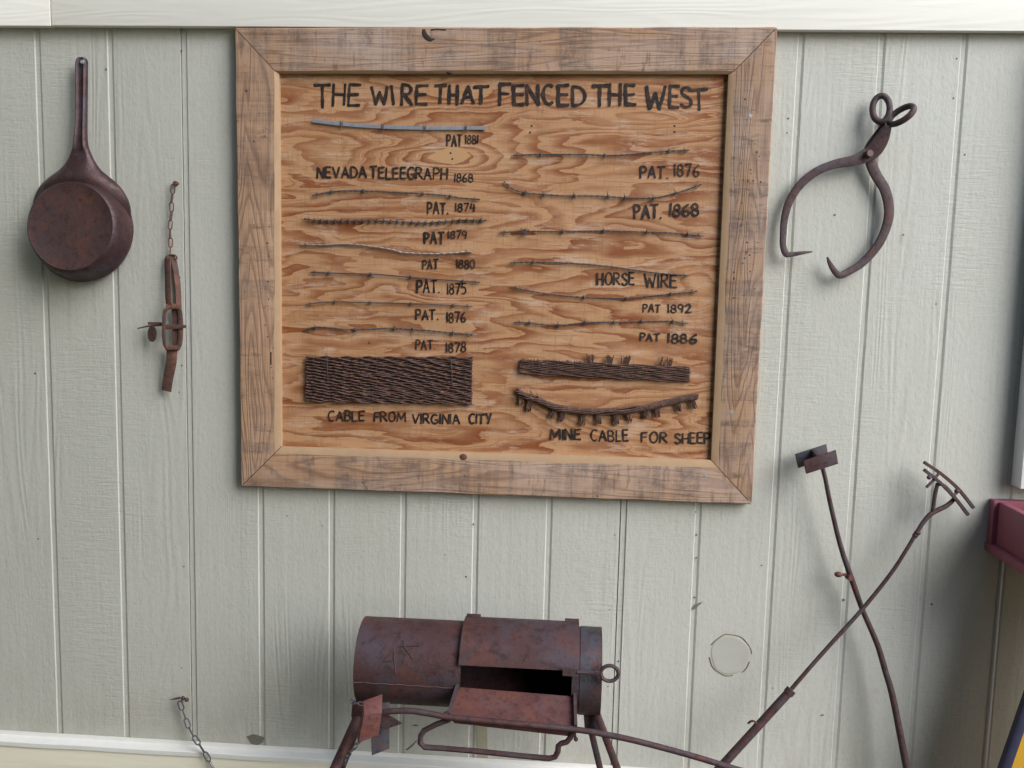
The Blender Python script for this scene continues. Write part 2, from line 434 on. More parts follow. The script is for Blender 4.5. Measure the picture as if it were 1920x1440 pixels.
# ------------------------------------------------------------------ ground
bm = bmesh.new()
n = 40
vs = [[bm.verts.new(((i/n-.5)*400, (j/n-.5)*400, 0)) for j in range(n+1)] for i in range(n+1)]
for i in range(n):
    for j in range(n): bm.faces.new((vs[i][j], vs[i+1][j], vs[i+1][j+1], vs[i][j+1]))
tag(obj('ground', bm, M['ground'], smooth=0), kind='structure')

# ------------------------------------------------------------------ shed wall
WX, BLOCKER_H, BLOCKER_X = -.72, 7.4, 4.5  # face of the added side wall, height and right end of the added hedge
M['blocker'] = mat_plain('olive_blocker_paint', (.22, .215, .15), .7, 0, .1, 20)
M['blocker_hedge'] = mat_plain('blocker_hedge_inside', (.05, .07, .03), .9, 0, .4, 30)
S, GW, GD = 0.2032, 0.0188, 0.0028          # groove spacing, width, depth
X0, X1 = -2.2, 5.4
ZFL = P(300, 1393, 0.0).z                   # where the flashing meets the siding
ZTB = P(300, 50, .025).z                    # underside of the top trim board
wall = thing('shed_wall', 'pale sage painted grooved wood siding wall with cream trim boards top and bottom', 'wall', (1.6, 0, 0))
bm = bmesh.new()
prof = [(X0, 0.0)]
k = math.ceil(X0 / S)
while k*S + GW < X1:
    x = k*S
    if (k - 2) % 6 == 0:                    # shiplap joint between two sheets
        prof += [(x, 0), (x+.0006, .012), (x+.0026, .012), (x+.0030, GD), (x+GW-.0012, GD), (x+GW, 0)]
    else:
        prof += [(x, 0), (x+.0026, GD), (x+GW-.0062, GD), (x+GW, 0)]
    k += 1
prof.append((X1, 0))
ztop = 3.1
a = [bm.verts.new((x, y, .02)) for x, y in prof]; b = [bm.verts.new((x, y, ztop)) for x, y in prof]
for i in range(len(prof)-1): bm.faces.new((a[i], a[i+1], b[i+1], b[i]))
c0, c1 = bm.verts.new((X0, .1, .02)), bm.verts.new((X1, .1, .02)); d0, d1 = bm.verts.new((X0, .1, ztop)), bm.verts.new((X1, .1, ztop))
bm.faces.new((c0, d0, d1, c1)); bm.faces.new((a[0], b[0], d0, c0)); bm.faces.new((a[-1], c1, d1, b[-1]))
obj('siding', bm, M['siding'], wall, smooth=0)
xj = P(95, 25, .025).x
for xa, xb, dz in ((X0, xj-.0012, 0.0), (xj+.0012, X1, .0015)):
    bm = bmesh.new(); add_box(bm, (xa, -.026, ZTB+dz), (xb, -.0005, ZTB+.235), .003)
    obj('trim_board', bm, M['fascia'], wall)
# z flashing and base board
bm = bmesh.new()
pr = [(-.001, ZFL+.012), (-.0025, ZFL+.012), (-.004, ZFL+.001), (-.031, ZFL-.004), (-.0325, ZFL-.006), (-.0325, ZFL-.018), (-.0305, ZFL-.018), (-.0305, ZFL-.007), (-.003, ZFL-.002), (-.001, ZFL-.001)]
nseg = 60; rings = []
for i in range(nseg+1):
    x = X0 + (X1-X0)*i/nseg; jz = random.uniform(-.0012, .0012); jy = random.uniform(-.001, .001)
    rings.append([bm.verts.new((x, y+(jy if y < -.02 else 0), z+(jz if y < -.02 else jz*.4))) for y, z in pr])
for i in range(nseg):
    for j in range(len(pr)):
        q = (j+1) % len(pr); bm.faces.new((rings[i][j], rings[i][q], rings[i+1][q], rings[i+1][j]))
obj('flashing', bm, M['flash'], wall, smooth=20)
bm = bmesh.new(); add_box(bm, (X0, -.0285, .02), (X1, -.0005, ZFL-.010), .003)
obj('base_board', bm, M['base'], wall)
# nail heads set in the siding
nails = [(995-160,945+95),(874,1081),(1153,1003),(1143,1143),(1140,1287),(1305,960),(1306,1003),(1306,1046),(1303,1120),(539,967),(605,985),(888,983),(1160,1240),
         (1565,403),(1478,222),(1476,249),(1794,110),(1788,184),(1809,290),(1755,570),(1582,1125),(1747,1133),(1428,1060),(341,685),(336,735),(341,1252),(1694,440),(345,1062),(199,130),(340,95),(338,520),(66,700),(72,1010),(1449,1290)]
nm = None
for x, y in nails:
    p = P(x, y, 0.0)
    if nm is None:
        bm = bmesh.new(); add_disc(bm, Vector((0, -.0012, 0)), NRM, .0032, .004, 8)
        o = obj('nail_head', bm, M['nail'], wall); nm = o
    else:
        o = nm.copy(); col.objects.link(o); o.parent = wall
    o.location = p - root_loc(wall); s = random.uniform(.5, .95); o.scale = (s, 1, s)
# round plug let into the siding
bm = bmesh.new()
c = P(1369, 1228, 0)
ring = []
for i in range(40):
    q = 2*math.pi*i/40; r = .0545*(1+.03*math.sin(3*q+1)+.02*math.sin(5*q))
    ring.append((math.cos(q)*r, math.sin(q)*r*1.04))
ctr = bm.verts.new((c.x, -.0006, c.z)); A = [bm.verts.new((c.x+x*.9, -.0006, c.z+z*.9)) for x, z in ring]
B = [bm.verts.new((c.x+x*.985, -.0007, c.z+z*.985)) for x, z in ring]; C_ = [bm.verts.new((c.x+x*1.03, .001, c.z+z*1.03)) for x, z in ring]
for i in range(40):
    j = (i+1) % 40
    bm.faces.new((ctr, A[i], A[j])); bm.faces.new((A[i], B[i], B[j], A[j])); bm.faces.new((B[i], C_[i], C_[j], B[j]))
obj('round_plug', bm, mat_plain('plug_filler', (.415, .405, .352), .75, 0, .10, 26, .6), wall)
bm = bmesh.new()
for q0, q1 in ((.1, 2.7), (3.3, 4.9), (5.4, 6.0)):
    sweep(bm, [c + Vector((math.cos(q)*(.0575+.0014*math.sin(q*5)), -.0006, math.sin(q)*(.0595+.0014*math.sin(q*7+1)))) for q in [q0+(q1-q0)*i/20 for i in range(21)]], (.0017, .0012), 6)
obj('plug_crack', bm, mat_plain('grimy_crack', (.20, .165, .12), .8, 0, .5, 90), wall)

# unseen side wing and hedge added to keep low and left sky off the wall
bm = bmesh.new(); add_box(bm, (WX-.12, -5.2, .02), (WX, -.001, 3.6), .004); obj('side_blocker', bm, M['blocker'], wall)
hd = thing('blocker_hedge', 'unseen tall green hedge across the path facing the shed wall', 'blocker_hedge', (1.5, -4.9, 0))
bm = bmesh.new(); rnd = random.Random(3)
for i in range(2600):
    x, y, z = rnd.uniform(-3.5, BLOCKER_X), -4.6-abs(rnd.gauss(0, .18)), rnd.uniform(.02, BLOCKER_H)
    a_ = Vector((rnd.gauss(0, 1), rnd.gauss(0, 1), rnd.gauss(0, 1))).normalized(); b_ = a_.orthogonal().normalized()
    c_ = Vector((x, y, z)); L_ = rnd.uniform(.07, .14)
    bm.faces.new([bm.verts.new(c_+a_*L_), bm.verts.new(c_+b_*L_*.5), bm.verts.new(c_-a_*L_), bm.verts.new(c_-b_*L_*.5)])
obj('leaves', bm, M['leaf'], hd, smooth=0)
bm = bmesh.new(); add_box(bm, (-3.5, -5.3, .01), (BLOCKER_X-.08, -4.85, BLOCKER_H-.05), .05); obj('solid_blocker', bm, M['blocker_hedge'], hd)

# added white strip painting the gleam on the groove edge at the right end
bm = bmesh.new(); sweep(bm, [P(1882,1050,.002), P(1848,1440,.002), P(1846,1462,.002)], (.0022, .003), 6)
obj('groove_edge_glint', bm, M['white'], wall)
# scars and a tan lath low on the siding
def chip(pts, mat, nm_, th=.0012):
    bm = bmesh.new(); add_prism(bm, [P(x, y, .0012) for x, y in pts], NRM, th); obj(nm_, bm, mat, wall, smooth=0)
M['bare'] = mat_plain('bare_grey_wood', (.16, .15, .12), .9, 0, .4, 120)
M['lath'] = mat_plain('tan_lath', (.36, .33, .23), .8, 0, .2, 40)
chip([(462,1381),(474,1377),(484,1379),(496,1383),(493,1392),(482,1398),(470,1394)], M['bare'], 'paint_chip')
chip([(1297,1143),(1304,1134),(1312,1130),(1318,1129),(1310,1136),(1303,1142)], M['bare'], 'splinter')
chip([(760,1406),(768,1400),(780,1389),(783,1388),(774,1399),(764,1407)], M['bare'], 'crack')
chip([(772,1361),(778,1358),(785,1360),(781,1362)], M['bare'], 'paint_chip')
chip([(1537,1342),(1543,1339),(1546,1341),(1541,1343)], M['bare'], 'paint_chip')
chip([(893,1362),(913,1363),(915,1426),(896,1425)], M['lath'], 'lath', .0055)

# ------------------------------------------------------------------ display board
DF, DC, DP = .031, .025, .012               # depth of the frame face, chamfer foot, panel face
OUT = [(440,52),(1458,50),(1410,946),(452,912)]
INF = [(514,132),(1377,133),(1347,877),(515,850)]
INP = [(523,137.5),(1366,139),(1333.5,863),(527,838)]
board = thing('display_board', 'large hand lettered plywood board in a weathered plank frame showing old fence wire', 'display board', P(930, 930, .0))
def rail(i, mat, name='frame_rail'):
    j = (i+1) % 4
    o0, o1 = P(*OUT[i], DF), P(*OUT[j], DF); f0, f1 = P(*INF[i], DF), P(*INF[j], DF)
    c0, c1 = P(*INP[i], DC), P(*INP[j], DC)
    bm = bmesh.new(); n = 46; rings = []
    for k in range(n+1):
        t = k/n; t = .0010 + t*.9980
        o, f, c = o0.lerp(o1, t), f0.lerp(f1, t), c0.lerp(c1, t)
        dirv = (f-o).normalized()
        w1 = .0006*math.sin(k*.7+i*2)+random.uniform(-.0004, .0004); w2 = .0011*math.sin(k*.55+i)+random.uniform(-.0004, .0004)
        o = o - dirv*w1 if 0 < k < n else o
        f = f + dirv*w2 if 0 < k < n else f
        back = Vector((0, DF-.003, 0))
        oe = o + (f-o).normalized()*.003
        rings.append([bm.verts.new(v) for v in (o+back, o+Vector((0,.003,0)), oe, f, c, c+Vector((0, DC-.003, 0)))])
    for k in range(n):
        for q in range(6):
            r = (q+1) % 6
            fc = bm.faces.new((rings[k][q], rings[k][r], rings[k+1][r], rings[k+1][q]))
            fc.material_index = 1 if q in (3, 4) else 0
    bm.faces.new(rings[0]); bm.faces.new(rings[-1])
    return obj(name, bm, [mat, M['edge']], board, smooth=25)
rail_o = [rail(0, M['rail_top']), rail(1, M['rail_r']), rail(2, M['rail_bot']), rail(3, M['rail_l'])]
bm = bmesh.new()
pc = [P(515,130,DP), P(1378,131,DP), P(1345,874,DP), P(517,848,DP)]
xa, xb = min(p.x for p in pc), max(p.x for p in pc); za, zb = min(p.z for p in pc), max(p.z for p in pc)
add_box(bm, (xa, -DP, za), (xb, -.003, zb))
panel = obj('panel', bm, M['ply'], board, smooth=0)
# boat shaped patch
bm = bmesh.new()
pp = [(800,296),(822,283),(850,274),(868,278),(883,292),(868,303),(850,309),(820,304)]
add_prism(bm, [P(x, y, DP+.0006) for x, y in pp], NRM, .0004)
obj('plywood_plug', bm, M['plug'], panel, smooth=0)
# panel nails / holes
for x, y in ((845,287),(848,298),(997,236),(994,248),(1265,236),(1265,247),(692,643)):
    bm = bmesh.new(); add_disc(bm, P(x, y, DP+.0011), NRM, .0026, .001, 8); obj('nail_hole', bm, M['knot'], panel)
# knots and screws of the rails
bm = bmesh.new()
sweep(bm, cr([P(794,55,DF+.0002), P(797,66,DF+.0002), P(806,74,DF+.0002), P(815,73,DF+.0002)], 5), [(.002+.005*math.sin(math.pi*min(1, (i+2)/16)), .0008) for i in range(16)], 8)
sweep(bm, cr([P(808,56,DF+.0002), P(820,55,DF+.0002), P(836,56,DF+.0002)], 4), (.0022, .0008), 8)
obj('knot', bm, M['knot'], rail_o[0])
bm = bmesh.new(); add_sphere(bm, P(843,137,DF-.003), .006, (1.3, .7, .7)); obj('knot', bm, M['knot'], rail_o[0])
bm = bmesh.new(); add_sphere(bm, P(869,858,DF-.002), .011, (1, .28, 1)); obj('knot', bm, mat_plain('brown_knot', (.11, .045, .025), .7, 0, .4, 60), rail_o[2])
for r_, x, y in ((1,1407,217),(1,1371,773),(2,1323,893),(3,500,239),(3,462,170)):
    bm = bmesh.new(); add_disc(bm, P(x, y, DF+.0008), NRM, .0052 if r_ != 3 else .004, .002, 12)
    obj('screw', bm, M['screw'] if x != 462 else M['nail'], rail_o[r_])
def holes_on(rail_, spots, nm_):
    first = None
    for x, y in spots:
        if first is None:
            bm = bmesh.new(); add_disc(bm, Vector((0, -.0006, 0)), NRM, .0016, .0012, 7)
            o = first = obj(nm_, bm, M['knot'], rail_)
        else:
            o = first.copy(); col.objects.link(o); o.parent = rail_
        o.location = P(x, y, DF) - root_loc(rail_); k_ = random.uniform(.6, 1.5); o.scale = (k_*random.uniform(.8, 1.4), 1, k_)
holes = [(1397,186),(1401,225),(1392,182)] + [(random.gauss(1400,16), random.choice((300,335,345,360,430,455,470,490,510,545,560))+random.gauss(0,9)) for _ in range(46)]
holes_on(rail_o[1], [(min(max(x, 1376), 1432), y) for x, y in holes], 'worm_hole')
holes_on(rail_o[3], [(505+random.uniform(-9, 8), 400+i*26+random.uniform(-8, 8)) for i in range(16)] + [(497,255),(476,265)], 'nail_hole')
holes_on(rail_o[2], [(604,882),(872,892),(680,905),(1120,930),(960,915)], 'nail_hole')
holes_on(rail_o[0], [(1196,90),(1142,94),(510,63),(1012,78)], 'nail_hole')
bm = bmesh.new(); sweep(bm, [P(508,660,DF+.0002), P(508,684,DF+.0002)], (.002, .0006), 6)
obj('nail_slot', bm, M['knot'], rail_o[3])

# ---- hand brushed lettering
def arc(cx, cy, rx, ry, a0, a1, n=10):
    return [(cx+rx*math.cos(R(a0+(a1-a0)*i/n)), cy+ry*math.sin(R(a0+(a1-a0)*i/n))) for i in range(n+1)]
GL = {   # width, strokes in a unit box, y up
 'A': (.62, [[(0,0),(.30,1)],[(.30,1),(.62,0)],[(.10,.36),(.52,.36)]]),
 'B': (.52, [[(0,0),(0,1)], [(0,1)]+arc(.22,.76,.26,.24,90,-90)+[(0,.52)], [(0,.52)]+arc(.24,.26,.28,.26,90,-90)+[(0,0)]]),
 'C': (.55, [arc(.33,.5,.33,.5,55,305,14)]),
 'D': (.55, [[(0,0),(0,1)], [(-.02,1)]+arc(.14,.5,.42,.5,90,-90,12)+[(-.02,0)]]),
 'E': (.46, [[(0,0),(0,1)],[(0,1),(.46,1)],[(0,.53),(.40,.53)],[(0,0),(.46,0)]]),
 'F': (.46, [[(0,0),(0,1)],[(0,1),(.46,1)],[(0,.55),(.38,.55)]]),
 'G': (.58, [arc(.33,.5,.33,.5,55,330,14),[(.34,.42),(.60,.42)],[(.60,.42),(.60,.10)]]),
 'H': (.54, [[(0,0),(0,1)],[(.54,0),(.54,1)],[(0,.5),(.54,.5)]]),
 'I': (.06, [[(.03,0),(.03,1)]]),
 'L': (.44, [[(0,1),(0,0)],[(0,0),(.44,0)]]),
 'M': (.80, [[(0,0),(.06,1)],[(.06,1),(.38,.25)],[(.38,.25),(.72,1)],[(.72,1),(.80,0)]]),
 'N': (.54, [[(0,0),(0,1)],[(0,1),(.54,0)],[(.54,0),(.54,1)]]),
 'O': (.60, [arc(.30,.5,.30,.5,80,440,18)]),
 'P': (.50, [[(0,0),(0,1)], [(-.02,1)]+arc(.22,.74,.28,.26,90,-90)+[(0,.48)]]),
 'R': (.54, [[(0,0),(0,1)], [(-.02,1)]+arc(.22,.76,.26,.24,90,-90)+[(0,.52)], [(.14,.52),(.56,0)]]),
 'S': (.50, [cr([(.47,.84),(.30,1.0),(.08,.90),(.06,.70),(.26,.53),(.46,.36),(.44,.10),(.20,0),(0,.14)],4)]),
 'T': (.62, [[(0,.98),(.62,1)],[(.31,1),(.30,0)]]),
 'V': (.58, [[(0,1),(.30,0)],[(.30,0),(.58,1)]]),
 'W': (.86, [[(0,1),(.20,0)],[(.20,0),(.42,.72)],[(.42,.72),(.64,0)],[(.64,0),(.86,1)]]),
 'X': (.58, [[(0,0),(.58,1)],[(0,1),(.58,0)]]),
 'Y': (.58, [[(0,1),(.29,.48)],[(.58,1),(.24,0)]]),
 '0': (.50, [arc(.25,.5,.25,.5,80,440,16)]),
 '1': (.06, [[(.03,0),(.03,1)]]),
 '2': (.50, [cr([(.02,.78),(.14,.98),(.38,.96),(.44,.74),(.26,.38),(.02,.02)],4),[(.02,.02),(.50,.03)]]),
 '4': (.52, [[(.12,.95),(.02,.42)],[(.02,.42),(.54,.44)],[(.40,.9),(.38,0)]]),
 '5': (.50, [[(.10,1),(.50,1)],[(.10,1),(.07,.58)],cr([(.07,.56),(.30,.64),(.48,.40),(.36,.08),(.02,.04)],4)]),
 '6': (.48, [cr([(.42,.98),(.16,.74),(.02,.34),(.12,.04),(.36,.04),(.46,.28),(.30,.46),(.06,.36)],4)]),
 '7': (.48, [[(0,.98),(.48,1)],[(.48,1),(.18,0)]]),
 '8': (.46, [arc(.23,.75,.19,.24,-60,300,14), arc(.23,.26,.23,.26,90,450,14)]),
 '9': (.48, [arc(.24,.70,.22,.28,20,380,14),[(.46,.74),(.36,0)]]),
 '.': (.08, [[(.03,.02),(.06,.06)]]),
}
lay = [0]
def brush(bm, pts, wd):
    """one brush stroke in photo pixels laid on the panel"""
    pts = [Vector((p[0], p[1])) for p in pts]
    dense = []
    for i in range(len(pts)-1):
        m = max(1, int((pts[i+1]-pts[i]).length / 4))
        dense += [pts[i].lerp(pts[i+1], j/m) for j in range(m)]
    dense.append(pts[-1]); pts = dense
    lay[0] += 1
    d = DP + .0007 + .00003*(lay[0] % 60)
    wd *= .83*random.uniform(.85, 1.15); ph = random.uniform(0, 6); Lr, Rr = [], []
    t0 = (pts[1]-pts[0]).normalized(); t1 = (pts[-1]-pts[-2]).normalized()
    pts = [pts[0]-t0*wd*.28] + pts + [pts[-1]+t1*wd*.28]
    for i, p in enumerate(pts):
        t = (pts[min(i+1, len(pts)-1)]-pts[max(i-1, 0)]).normalized(); nn = Vector((-t.y, t.x))
        hw = wd*.5*(1+.14*math.sin(i*.9+ph)+random.uniform(-.10, .10))
        if i in (0, len(pts)-1): hw *= .62
        Lr.append(bm.verts.new(P(*(p+nn*hw), d))); Rr.append(bm.verts.new(P(*(p-nn*hw*random.uniform(.9, 1.1)), d)))
    for i in range(len(pts)-1): bm.faces.new((Lr[i], Lr[i+1], Rr[i+1], Rr[i]))
def word(bm, txt, x0, x1, y0, y1, wd, slope=0.0, jit=.035):
    """brushed word filling the photo box x0..x1, y0..y1"""
    gap = .20
    tot = sum(GL[c][0] for c in txt) + gap*(len(txt)-1)
    sx = (x1-x0)/tot; hgt = y1-y0; x = x0
    for c in txt:
        gw, strokes = GL[c]
        dy = random.uniform(-.04, .04)*hgt; hs = random.uniform(.94, 1.05); sh = random.uniform(-.04, .06)
        for s in strokes:
            q = []
            jx, jy = random.uniform(-jit, jit)*.6, random.uniform(-jit, jit)
            for i, (gx, gy) in enumerate(s):
                e = 1 if len(s) == 2 else 0
                X = x + (gx + sh*gy + (jx if i else 0)*e)*sx; Y = y1 + dy - (gy*hs + (jy if i == 0 else 0)*e)*hgt
                q.append((X, Y + (X-x0)*slope))
            brush(bm, q, wd)
        x += (gw+gap)*sx
def lettering(words, label=None, group=False):
    """each brushed word is a part of its own; group=True when the entries are the letters of one word"""
    for set_ in ([words] if group else [[w_] for w_ in words]):
        bm = bmesh.new()
        for a_ in set_: word(bm, *a_)
        o = obj('lettering', bm, M['ink'], panel, smooth=0)
        o['label'] = 'painted word ' + ''.join(a_[0] for a_ in set_)
H = 7.2
for set_ in ([('T',590,620,158,203,H),('H',624,645,160,199,H-1.5),('E',653,674,160,197,H)],
    [('W',698,728,163,196,H),('I',736,740,161,197,H),('R',753,772,160,196,H),('E',780,800,160,195,H)],
    [('T',815,835,161,194,H),('H',842,857,161,195,H),('A',866,888,163,194,H),('T',888,915,161,195,H)],
    [('F',937,957,158,199,H),('E',964,983,160,195,H),('N',989,1010,159,195,H),('C',1019,1037,158,195,H),('E',1047,1066,160,196,H),('D',1074,1097,160,196,H)],
    [('T',1111,1138,159,199,H),('H',1143,1163,160,198,H),('E',1174,1192,161,197,H)],
    [('W',1211,1245,162,204,H),('E',1255,1272,164,203,H),('S',1277,1297,164,201,H),('T',1297,1327,164,205,H)]):
    lettering(set_, group=True)
lettering([('PAT',838,866,253,274,3.8),('1881',873,896,253,269,2.8)], 'PAT 1881')
lettering([('NEVADA',595,687,313,333,4.6),('TELEEGRAPH',694,838,313,334,4.3,.015),('1868',852,887,326,341,3)], 'NEVADA TELEEGRAPH 1868')
lettering([('PAT.',802,840,380,401,4.2),('1874',854,891,381,396,3.6)], 'PAT. 1874')
lettering([('PAT',796,832,436,457,4.8),('1879',841,875,433,447,3)], 'PAT 1879')
lettering([('PAT',793,821,487,504,3.4),('1880',857,890,487,503,3.2)], 'PAT 1880')
lettering([('PAT.',782,824,525,549,4.2),('1875',839,874,533,552,3.6)], 'PAT. 1875')
lettering([('PAT.',780,821,581,599,3.8),('1876',838,873,586,604,3.6)], 'PAT. 1876')
lettering([('PAT.',780,816,638,655,3),('1878',837,873,642,660,3.2)], 'PAT. 1878')
lettering([('CABLE',616,683,771,789,4),('FROM',702,760,773,790,4),('VIRGINIA',773,862,777,794,4.2),('CITY',880,921,776,794,4.2)], 'CABLE FROM VIRGINIA CITY')
lettering([('PAT.',1201,1252,312,334,4.2),('1876',1265,1311,308,330,3.8)], 'PAT. 1876 on the right side')
lettering([('PAT.',1190,1240,384,409,4.6),('1868',1256,1310,383,405,4.6)], 'PAT. 1868')
lettering([('HORSE',1120,1189,511,534,4.4),('WIRE',1209,1268,515,539,4.4)], 'HORSE WIRE')
lettering([('PAT',1206,1238,571,585,3.4),('1892',1253,1296,571,586,3.6)], 'PAT 1892')
lettering([('PAT',1201,1237,625,639,3.6),('1886',1253,1306,626,643,4.4)], 'PAT 1886')
lettering([('MINE',1032,1088,805,824,4.2),('CABLE',1108,1178,807,827,4.2),('FOR',1203,1250,811,830,4),('SHEEP',1266,1331,812,831,4.2)], 'MINE CABLE FOR SHEEP')

# ------------------------------------------------------------------ wire samples on the board
WG = 'fence wire samples on the board'
DW = DP + .0055
def path_px(pts, d, n=10):
    return [P(v[0], v[1], d) for v in cr([(x, y) for x, y in pts], n)]
def strand_mesh(path, r=.00135, twist=.0016, pitch=.030, two=True, segs=6):
    bm = bmesh.new()
    if not two:
        sweep(bm, path, r, segs); return bm
    L = [0.0]
    for i in range(1, len(path)): L.append(L[-1]+(path[i]-path[i-1]).length)
    n = int(L[-1]/(pitch/8)); dens = []
    j = 0
    for i in range(n+1):
        s = L[-1]*i/n
        while j < len(L)-2 and L[j+1] < s: j += 1
        dens.append((path[j].lerp(path[j+1], (s-L[j])/max(1e-9, L[j+1]-L[j])), s))
    for ph in (0, math.pi):
        q = []
        for i, (p, s) in enumerate(dens):
            t = (dens[min(i+1, n)][0]-dens[max(i-1, 0)][0]).normalized(); b = t.cross(NRM).normalized()
            a_ = 2*math.pi*s/pitch + ph
            q.append(p + b*(math.cos(a_)*twist) + NRM*(math.sin(a_)*twist))
        sweep(bm, q, r, 5)
    return bm
def barb_mesh(px, py, size=9, kind=0, r=.0012):
    """two short wires wrapped round the strand with points up and down"""
    bm = bmesh.new(); d = DW
    t = random.uniform(-.3, .3)
    for sx, sy in ((-.25+t, -1), (.25+t, .9)):
        e = size*random.uniform(.8, 1.15)
        sweep(bm, [P(px, py, d+.003), P(px+sx*e*.4, py+sy*e*.4, d+.004), P(px+sx*e, py+sy*e, d+.004)], [r, r, r*.4], 5)
    co = []
    for i in range(15):
        a_ = i/14*2*math.pi*2
        co.append(P(px-2.5+i*.36, py+math.cos(a_)*2.6, d+math.sin(a_)*.0035))
    sweep(bm, co, r*.95, 5)
    if kind == 1:      # flat scroll
        sweep(bm, [P(px+math.cos(q)*(3+q*.8), py+math.sin(q)*(2+q*.5), d+.004) for q in [i*.5 for i in range(22)]], r, 5)
    return bm
def wire(label, pts, barbs=(), mat='wire', two=True, r=.0012, twist=.0014, pitch=.03, size=9, kinds=(), name='barbed_wire'):
    p0 = P(pts[len(pts)//2][0], pts[len(pts)//2][1], DP)
    t = thing(name, label, 'wire', p0, WG)
    pts = [(x, y+random.uniform(-.7, .7)) for x, y in pts]
    path = path_px(pts, DW)
    obj('strand', strand_mesh(path, r, twist, pitch, two), M[mat], t)
    cv = cr(pts, 30)
    for i, bx in enumerate(barbs):
        by = min(cv, key=lambda v: abs(v[0]-bx))[1]
        obj('barb', barb_mesh(bx, by, size, kinds[i] if i < len(kinds) else 0), M['wire'], t)
    for bx in (pts[0][0]+9, pts[-1][0]-9):          # staples holding it to the panel
        by = min(cv, key=lambda v: abs(v[0]-bx))[1]
        bm = bmesh.new()
        sweep(bm, [P(bx, by-4, DP-.002), P(bx, by-4, DW+.002), P(bx, by, DW+.0038), P(bx, by+4, DW+.002), P(bx, by+4, DP-.002)], .0009, 5)
        obj('staple', bm, M['wire'], t)
    return t
# flat galvanised ribbon
t = thing('ribbon_wire', 'flat shiny grey metal ribbon with small barbs below the word WIRE', 'wire', P(750,239,DP), WG)
bm = bmesh.new(); sweep(bm, path_px([(586,226),(640,232.5),(720,238),(800,240),(912,240)], DW), (.0046, .0008), rect=True)
obj('ribbon', bm, M['galv'], t, smooth=0)
for x, y in ((641,233),(718,238),(797,240),(874,240)):
    bm = bmesh.new()
    for dx in (-2.2, 2.2):
        sweep(bm, [P(x+dx, y-9, DW+.0022), P(x+dx*.5, y, DW+.0030), P(x-dx*.4, y+9, DW+.0022)], [.0006, .0012, .0006], 5)
    obj('barb', bm, M['wire'], t)
wire('thin barbed wire strand between NEVADA TELEEGRAPH and PAT. 1874', [(586,367),(604,363),(628,358),(680,358),(760,361),(830,366),(862,371),(900,374)], (622,682,792,845), size=5)
wire('tightly twisted wire with many tiny barbs, above PAT 1879', [(570,410),(600,413),(660,414),(720,415),(800,418),(860,413),(912,413)], [590+i*13 for i in range(25)], size=5.5, r=.0012)
wire('bright twisted two-strand wire sagging to the right, above PAT 1880', [(564,458),(600,460),(650,458),(690,461),(730,468),(760,475),(820,476),(884,472)], (), mat='twist', r=.0015, twist=.0018, pitch=.034, name='twisted_wire')
wire('straight thin wire sloping down to the right, above PAT. 1875', [(582,511),(650,512),(720,515),(800,522),(900,529)], (617,695,770,868), two=False, r=.0017, size=5)
wire('thin nearly level wire above the left PAT. 1876', [(573,570),(620,566),(680,567),(740,568),(800,570),(886,575)], (628,694,771,850), two=False, r=.0015, size=4)
wire('barbed wire with one long upright barb, above PAT. 1878', [(570,618),(600,613),(660,618),(730,616),(800,620),(886,628)], (592,666,740,775,850), size=9, r=.0012)
wire('level twisted barbed wire above the right PAT. 1876', [(962,291),(1000,290),(1050,289),(1100,289),(1140,292),(1180,290),(1230,284),(1293,281)], (1015,1135,1255), size=6)
wire('curved barbed wire sagging deep with raised ends, above PAT. 1868', [(945,340),(960,353),(985,361),(1050,366),(1120,368),(1180,371),(1230,370),(1270,361),(1315,345)], (985,1020,1077,1140,1172,1226,1267), size=10)
wire('barbed wire with a coiled scroll at its left end, above the HORSE WIRE strand', [(938,436),(985,434),(1060,434),(1130,433),(1200,434),(1260,437),(1320,443)], (985,1055,1132,1213,1290), size=8, kinds=(1,))
wire('plain twisted wire running down to the words HORSE WIRE', [(957,493),(1010,491),(1090,495),(1160,502),(1230,511),(1292,517)], (1000,), size=4, name='twisted_wire')
wire('twisted wire dipping in the middle, between HORSE WIRE and PAT 1892', [(958,537),(1000,546),(1060,554),(1120,558),(1180,559),(1240,553),(1308,546)], (1095,1175,1258), size=4)
wire('barbed wire with short upright barbs, above PAT 1886', [(965,604),(1000,606),(1045,610),(1100,605),(1160,603),(1220,602),(1260,603),(1290,606)], (993,1047,1097,1152,1203,1262), size=9)

# woven flat cable mats
def mat_strands(bm, corners, rows, amp, r, d, waves, pxn=70, fray=0):
    (ax, ay), (bx, by), (cx_, cy_), (dx, dy) = corners
    for i in range(rows):
        v = (i+.5)/rows; ph = random.uniform(-1.0, 1.0) + (math.pi if i % 2 else 0); wv_ = waves*random.uniform(.90, 1.10)
        e0, e1 = random.uniform(-fray, fray), random.uniform(-fray, fray); pts = []
        for k in range(pxn+1):
            u = k/pxn
            x = (ax*(1-v)+dx*v)*(1-u)+(bx*(1-v)+cx_*v)*u + (e0 if k == 0 else e1 if k == pxn else 0)
            y = (ay*(1-u)+by*u)*(1-v)+(dy*(1-u)+cy_*u)*v
            s = math.sin(u*wv_*2*math.pi+ph)
            pts.append(P(x, y+amp*s, d + .0022*math.cos(u*wv_*2*math.pi+ph)+random.uniform(-.0002, .0002)))
        sweep(bm, pts, r*random.uniform(.85, 1.1), 5)
t = thing('woven_cable', 'wide brown rusty woven flat cable panel above CABLE FROM VIRGINIA CITY', 'cable', P(730,760,DP))
bm = bmesh.new(); mat_strands(bm, ((574,668),(886,669),(885,759),(573,753)), 30, 1.5, .0019, DP+.011, 8.5, 110, 1.5)
obj('woven_strands', bm, M['cable'], t)
